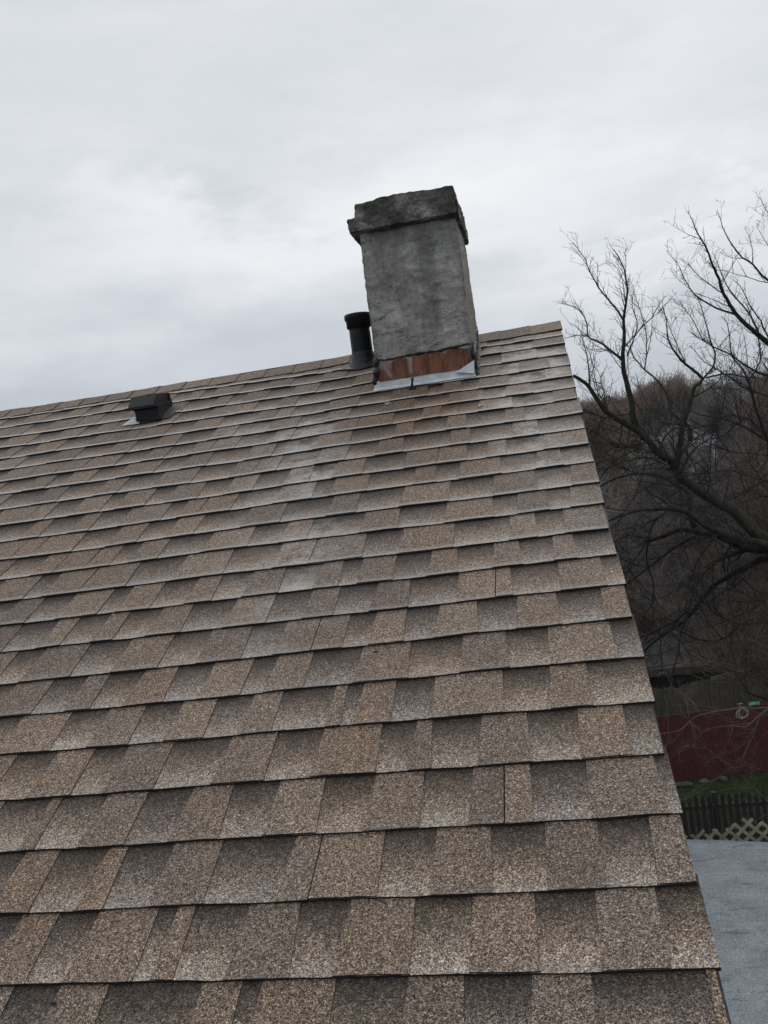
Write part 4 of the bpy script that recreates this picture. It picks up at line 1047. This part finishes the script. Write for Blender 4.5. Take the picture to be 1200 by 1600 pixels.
# ---------------------------------------------------------------- wooded hillside
def second_tree():
    e = tag(empty('bare_tree', (3.95, 8.3, .25)), 'finely branched brown bare tree in the yard behind the mossy limbed tree', 'tree')
    th, tw = wood_tree(77, 7.3, 4, twigr=.0070, first=2)
    m = noisy('brown_twig_bark', (.050,.040,.033), (.150,.118,.096), 6, .9)
    th.build('trunk', m, e, (0,0,0)); tw.build('crown', m, e, (0,0,0)); e.rotation_euler = (0,0,1.2)
def wood_tree(seed, H, lim, n_l=7, minr=.010, twigr=.016, first=1):
    r = random.Random(seed); th = MB(); tw = MB()
    def br(p, d, ln, rad, lv):
        n = 4 if lv < 3 else 3; pts = [p]; q = p.copy(); rr = [rad]; dd = d.copy()
        for i in range(n):
            dd = (dd+Vector((r.uniform(-.2,.2), r.uniform(-.2,.2), r.uniform(-.08,.20)))).normalized(); q = q+dd*(ln/n); pts.append(q.copy()); rr.append(max(twigr*.6, rad*(1-.55*(i+1)/n)))
            if lv < lim and (i >= first or lv > 0):
                for _ in range(3 if lv else 3):
                    s_ = Vector((r.uniform(-1,1), r.uniform(-1,1), r.uniform(-.15,.9))).normalized()
                    br(q, (dd*.7+s_*.85).normalized(), ln*r.uniform(.42,.68), rr[-1]*.6, lv+1)
        (th if lv < 2 else tw).tube(pts, rr, 5 if lv < 2 else 3, cap=False, smooth=True)
    br(Vector((0,0,0)), Vector((r.uniform(-.06,.06), r.uniform(-.06,.06), 1)).normalized(), H*.62, H*.017, 0)
    return th, tw
second_tree()
def hmat(name, a, b): return noisy(name, a, b, .4, .9)
WB = [hmat('wood_bark_brown', (.125,.080,.060), (.27,.18,.14)), hmat('wood_bark_grey', (.12,.105,.095), (.25,.225,.205)), hmat('wood_bark_russet', (.085,.055,.042), (.17,.105,.075)), hmat('wood_bark_dark', (.030,.025,.022), (.065,.056,.050)), hmat('wood_bark_pale', (.26,.24,.22), (.42,.39,.36))]
protos = []
for i, (H, mt) in enumerate(((9,0),(11,1),(8,3),(10,0),(6,2),(12,1))):
    th, tw = wood_tree(100+i, H, 4 if H > 6 else 3, twigr=.024 if mt == 3 else .018)
    e = empty('hillside_tree'); a = th.build('trunk', WB[mt], e); b = tw.build('crown', WB[mt], e)
    protos.append((e, a, b, H, mt))
LBL = {3:'bare dark barked tree in the wooded hillside beyond the garage', 0:'bare brown deciduous tree in the wooded hillside beyond the garage', 1:'bare grey deciduous tree in the wooded hillside beyond the garage', 2:'bare russet bush on the slope beyond the garage'}
hr = random.Random(42)
HOUSES = ((1068,735,62,22,42),(1015,710,80,20,30),(1152,640,150,22,16),(955,656,190,16,12))
def blocked(x, y, top=7):
    P = Vector((x, y, gh(x,y))); d = P-CAM; z = d.dot(FWD); 
    if z < 1 or y < 33: return False
    px = 600+FPX*d.dot(RGT)/z
    for hx, hy, Y, rx, ry in HOUSES:
        pt = aty(hx, hy+ry, Y)
        if y < Y and abs(px-hx) < rx+FPX*1.2/z and gh(x,y)+top > CAM.z+(pt.z-CAM.z)*(y-CAM.y)/(Y-CAM.y): return True
    return False
def crest(x, y, H, s_):
    lim = CAM.z + (y-CAM.y)*hr.choice((.040,.044,.046,.050)) - gh(x, y); return max(.3, min(s_, lim/(H*1.02)))
def place(pi, x, y, s_, rot):
    s_ = crest(x, y, protos[pi][3], s_)
    e, a, b, H, mt = protos[pi]
    if not e.get('label'): n = (e, a, b)
    else:
        n = (e.copy(), a.copy(), b.copy())
        for o in n: COL.objects.link(o)
        n[1].parent = n[0]; n[2].parent = n[0]
    n[0].location = (x, y, gh(x,y)-.1); n[0].rotation_euler = (0,0,rot); n[0].scale = (s_,s_,s_)
    n[1].location = n[2].location = (0,0,0)
    tag(n[0], LBL[mt], 'tree' if mt != 2 else 'bush', 'bare %s trees on the hillside' % ('brown','grey','russet','dark')[mt])
cnt = 0
for i in range(16):
    y = hr.uniform(23.6, 29.5); place(hr.choice((4,4,1,2)), CAM.x+(y-CAM.y)*(.075+.25*i/16+hr.uniform(-.01,.01)), y, hr.uniform(.55,.8), hr.uniform(0,6.28))
for i in range(215):
    f = i/215; y = 30+ (f**1.5)*215
    d = y-CAM.y
    x = CAM.x + d*hr.uniform(-.02,.34)      # the wedge of hillside seen right of the roof, with a margin
    pi = hr.choice((0,1,2,3,0,2,3,5) if y > 50 else (0,2,3,4,4,1))
    if blocked(x, y, 7) and True: continue
    s_ = hr.uniform(.7,1.12)
    if y < 55: s_ *= .62
    place(pi, x, y, s_, hr.uniform(0,6.28)); cnt += 1
# skyline trees
for i in range(46):
    y = hr.uniform(285,345); x = CAM.x + (y-CAM.y)*(.005+i/46*.30+hr.uniform(-.004,.004)); place(hr.choice((0,1,3,5,5,1)), x, y, hr.uniform(.65,1.25), hr.uniform(0,6.28))
for e, a, b, H, mt in protos:
    if not e.get('label'):
        for o in (a,b,e): bpy.data.objects.remove(o)
def far_wood():
    mb = MB(); r = random.Random(9)
    cur = [0]
    def stick(p, d, ln, rad, lv):
        if lv == 0: cur[0] = r.choice((0,0,1,2))
        q = p+d*ln; mb.tube([p, p.lerp(q,.5)+Vector((r.uniform(-.1,.1),r.uniform(-.1,.1),0))*ln, q], [rad, rad*.75, rad*.45], 3, cap=False, mi=cur[0])
        if lv < 2:
            for _ in range(5 if lv == 0 else 4):
                s_ = Vector((r.uniform(-1,1), r.uniform(-1,1), r.uniform(0,1))).normalized(); stick(p.lerp(q, r.uniform(.35,1)), (d*.6+s_*.8).normalized(), ln*r.uniform(.4,.6), rad*.5, lv+1)
    for i in range(2300):
        y = 45 + (r.random()**.9)*290; x = CAM.x+(y-CAM.y)*r.uniform(-.05,.36)
        if blocked(x, y, 5) and r.random() < .93: continue
        stick(Vector((x,y,gh(x,y)-.1)), Vector((r.uniform(-.1,.1),r.uniform(-.1,.1),1)).normalized(), min(r.uniform(3.0,5.8), max(1.2, (CAM.z+(y-CAM.y)*.040-gh(x,y))/1.75)), .035+y*.00028, 0)
    tag(mb.build('far_wood', [WB[0], WB[1], WB[3]]), 'dense brown mass of bare trees covering the far hillside', 'wood', kind='stuff')
    mb = MB()
    for i in range(13000):
        y = 23.5 + (r.random()**1.6)*55; x = CAM.x+(y-CAM.y)*r.uniform(-.02,.36); p = Vector((x,y,gh(x,y)-.05))
        if y > 36 and blocked(x, y, 2.6): continue
        a = r.uniform(0,6.28); ln = r.uniform(.8,3.4); pts = [p]; d = Vector((math.cos(a)*.5, math.sin(a)*.5, 1)).normalized()
        for k in range(5):
            d = (d+Vector((r.uniform(-.25,.25), r.uniform(-.25,.25), -.16))).normalized(); p = p+d*ln/5; pts.append(p.copy())
        w_ = r.uniform(.7,2.3); mi_ = r.choice((0,0,1,2,2,3)); mb.tube(pts, [.012*w_,.011*w_,.010*w_,.008*w_,.006*w_,.004*w_], 3, cap=False, mi=mi_)
        for k in range(3):
            q = r.choice(pts[1:]); mb.tube([q, q+Vector((r.uniform(-.3,.3), r.uniform(-.3,.3), r.uniform(-.1,.4)))], [.007*w_,.003*w_], 3, cap=False, mi=mi_)
    tag(mb.build('undergrowth', [WB[0], WB[2], WB[3], WB[4]]), 'tangle of brown and russet brush at the foot of the hillside', 'brush', kind='stuff')
far_wood()

# houses glimpsed through the wood
def far_house(px, py, Y, w, d, h, wall, roofc, label, rot=0, wins=3):
    p = aty(px, py, Y); z0 = gh(p.x, Y)-.3
    e = tag(empty('hillside_house', (p.x, Y, z0)), label, 'house'); e.rotation_euler = (0,0,rot)
    def bld(mb, n, m, par=e): o = mb.build(n, m, par, (0,0,0)); return o
    h = max(h, p.z - z0)
    mb = MB(); x0, x1, y0, y1 = -w/2, w/2, -d/2, d/2; rz = h + w*.30
    for y in (y0, y1):
        q = [(x0,y,0),(x1,y,0),(x1,y,h),(0,y,rz),(x0,y,h)]; mb.face(q if y == y0 else q[::-1])
    mb.face([(x1,y0,0),(x1,y1,0),(x1,y1,h),(x1,y0,h)]); mb.face([(x0,y1,0),(x0,y0,0),(x0,y0,h),(x0,y1,h)])
    bld(mb, 'wall', wall)
    mb = MB()
    for s_ in (1,-1):
        a = Vector((0,y0-.3,rz+.02)); b = Vector((0,y1+.3,rz+.02)); c = Vector((s_*(w/2+.35),y1+.3,h-.19)); f = Vector((s_*(w/2+.35),y0-.3,h-.19)); t = Vector((0,0,.16))
        q = [a,b,c,f]; q = q if s_ < 0 else [a,f,c,b]; mb.hexa([v for v in q]+[v+t for v in q])
    bld(mb, 'roof', roofc)
    gl = noisy('dark_window_glass', (.02,.025,.03), (.05,.06,.07), 2, .2)
    for k in range(wins):
        for zz in ((h-1.7, h-.5), (h-4.2, h-3.0)):
            if zz[0] < .5: continue
            xx = x0 + w*(k+.5)/wins; mb = MB(); mb.box(xx-.40, xx+.40, y0-.06, y0-.005, *zz); f = bld(mb, 'window', gl)
            mb = MB(); mb.box(xx-.48, xx+.48, y0-.09, y0-.062, zz[1], zz[1]+.09); mb.box(xx-.48, xx+.48, y0-.09, y0-.062, zz[0]-.09, zz[0]); mb.build('frame', WHITE, f, (0,0,0))
WHITE = noisy('white_siding', (.60,.65,.70), (.72,.77,.82), 1, .6)
BLUE = noisy('pale_blue_siding', (.28,.36,.46), (.36,.45,.56), 1, .6)
CREAM = noisy('cream_siding', (.42,.40,.30), (.52,.50,.39), 1, .6)
SLATE = noisy('slate_roof', (.05,.055,.065), (.10,.105,.12), 1, .6)
BROWNR = noisy('brown_roof', (.07,.05,.04), (.12,.09,.07), 1, .6)
far_house(1066, 690, 62, 3.4, 5, 4, WHITE, SLATE, 'narrow pale house glimpsed behind the fork of the bare tree', .1, 2)
far_house(1013, 676, 80, 4.4, 5, 4, CREAM, BROWNR, 'cream house seen through the branches left of the narrow pale house', -.1, 2)
far_house(1152, 620, 150, 8, 8, 5, WHITE, SLATE, 'pale house high on the hill at the right edge of the photo', .15, 4)
far_house(955, 640, 190, 9, 8, 5.0, BLUE, SLATE, 'bluish house far up the hill beside the roof edge', -.2, 4)
far_house(1115, 690, 120, 6, 7, 4.5, noisy('red_brick_far', (.10,.045,.035), (.16,.07,.055), 2), BROWNR, 'reddish brick house hidden in the wood right of the narrow pale house', .2, 3)

# ---------------------------------------------------------------- air between here and the hill
mb = MB(); mb.box(-500, 600, -60, 420, -6, 42)
hz = Mat('haze'); hz.N.remove(hz.b); pv = hz.N.new('ShaderNodeVolumePrincipled'); pv.inputs['Density'].default_value = .00045; pv.inputs['Color'].default_value = (.86,.92,1,1); pv.inputs['Anisotropy'].default_value = .2
hz.L.new(pv.outputs[0], hz.N['Material Output'].inputs['Volume'])
tag(mb.build('haze', hz.m), kind='stuff')
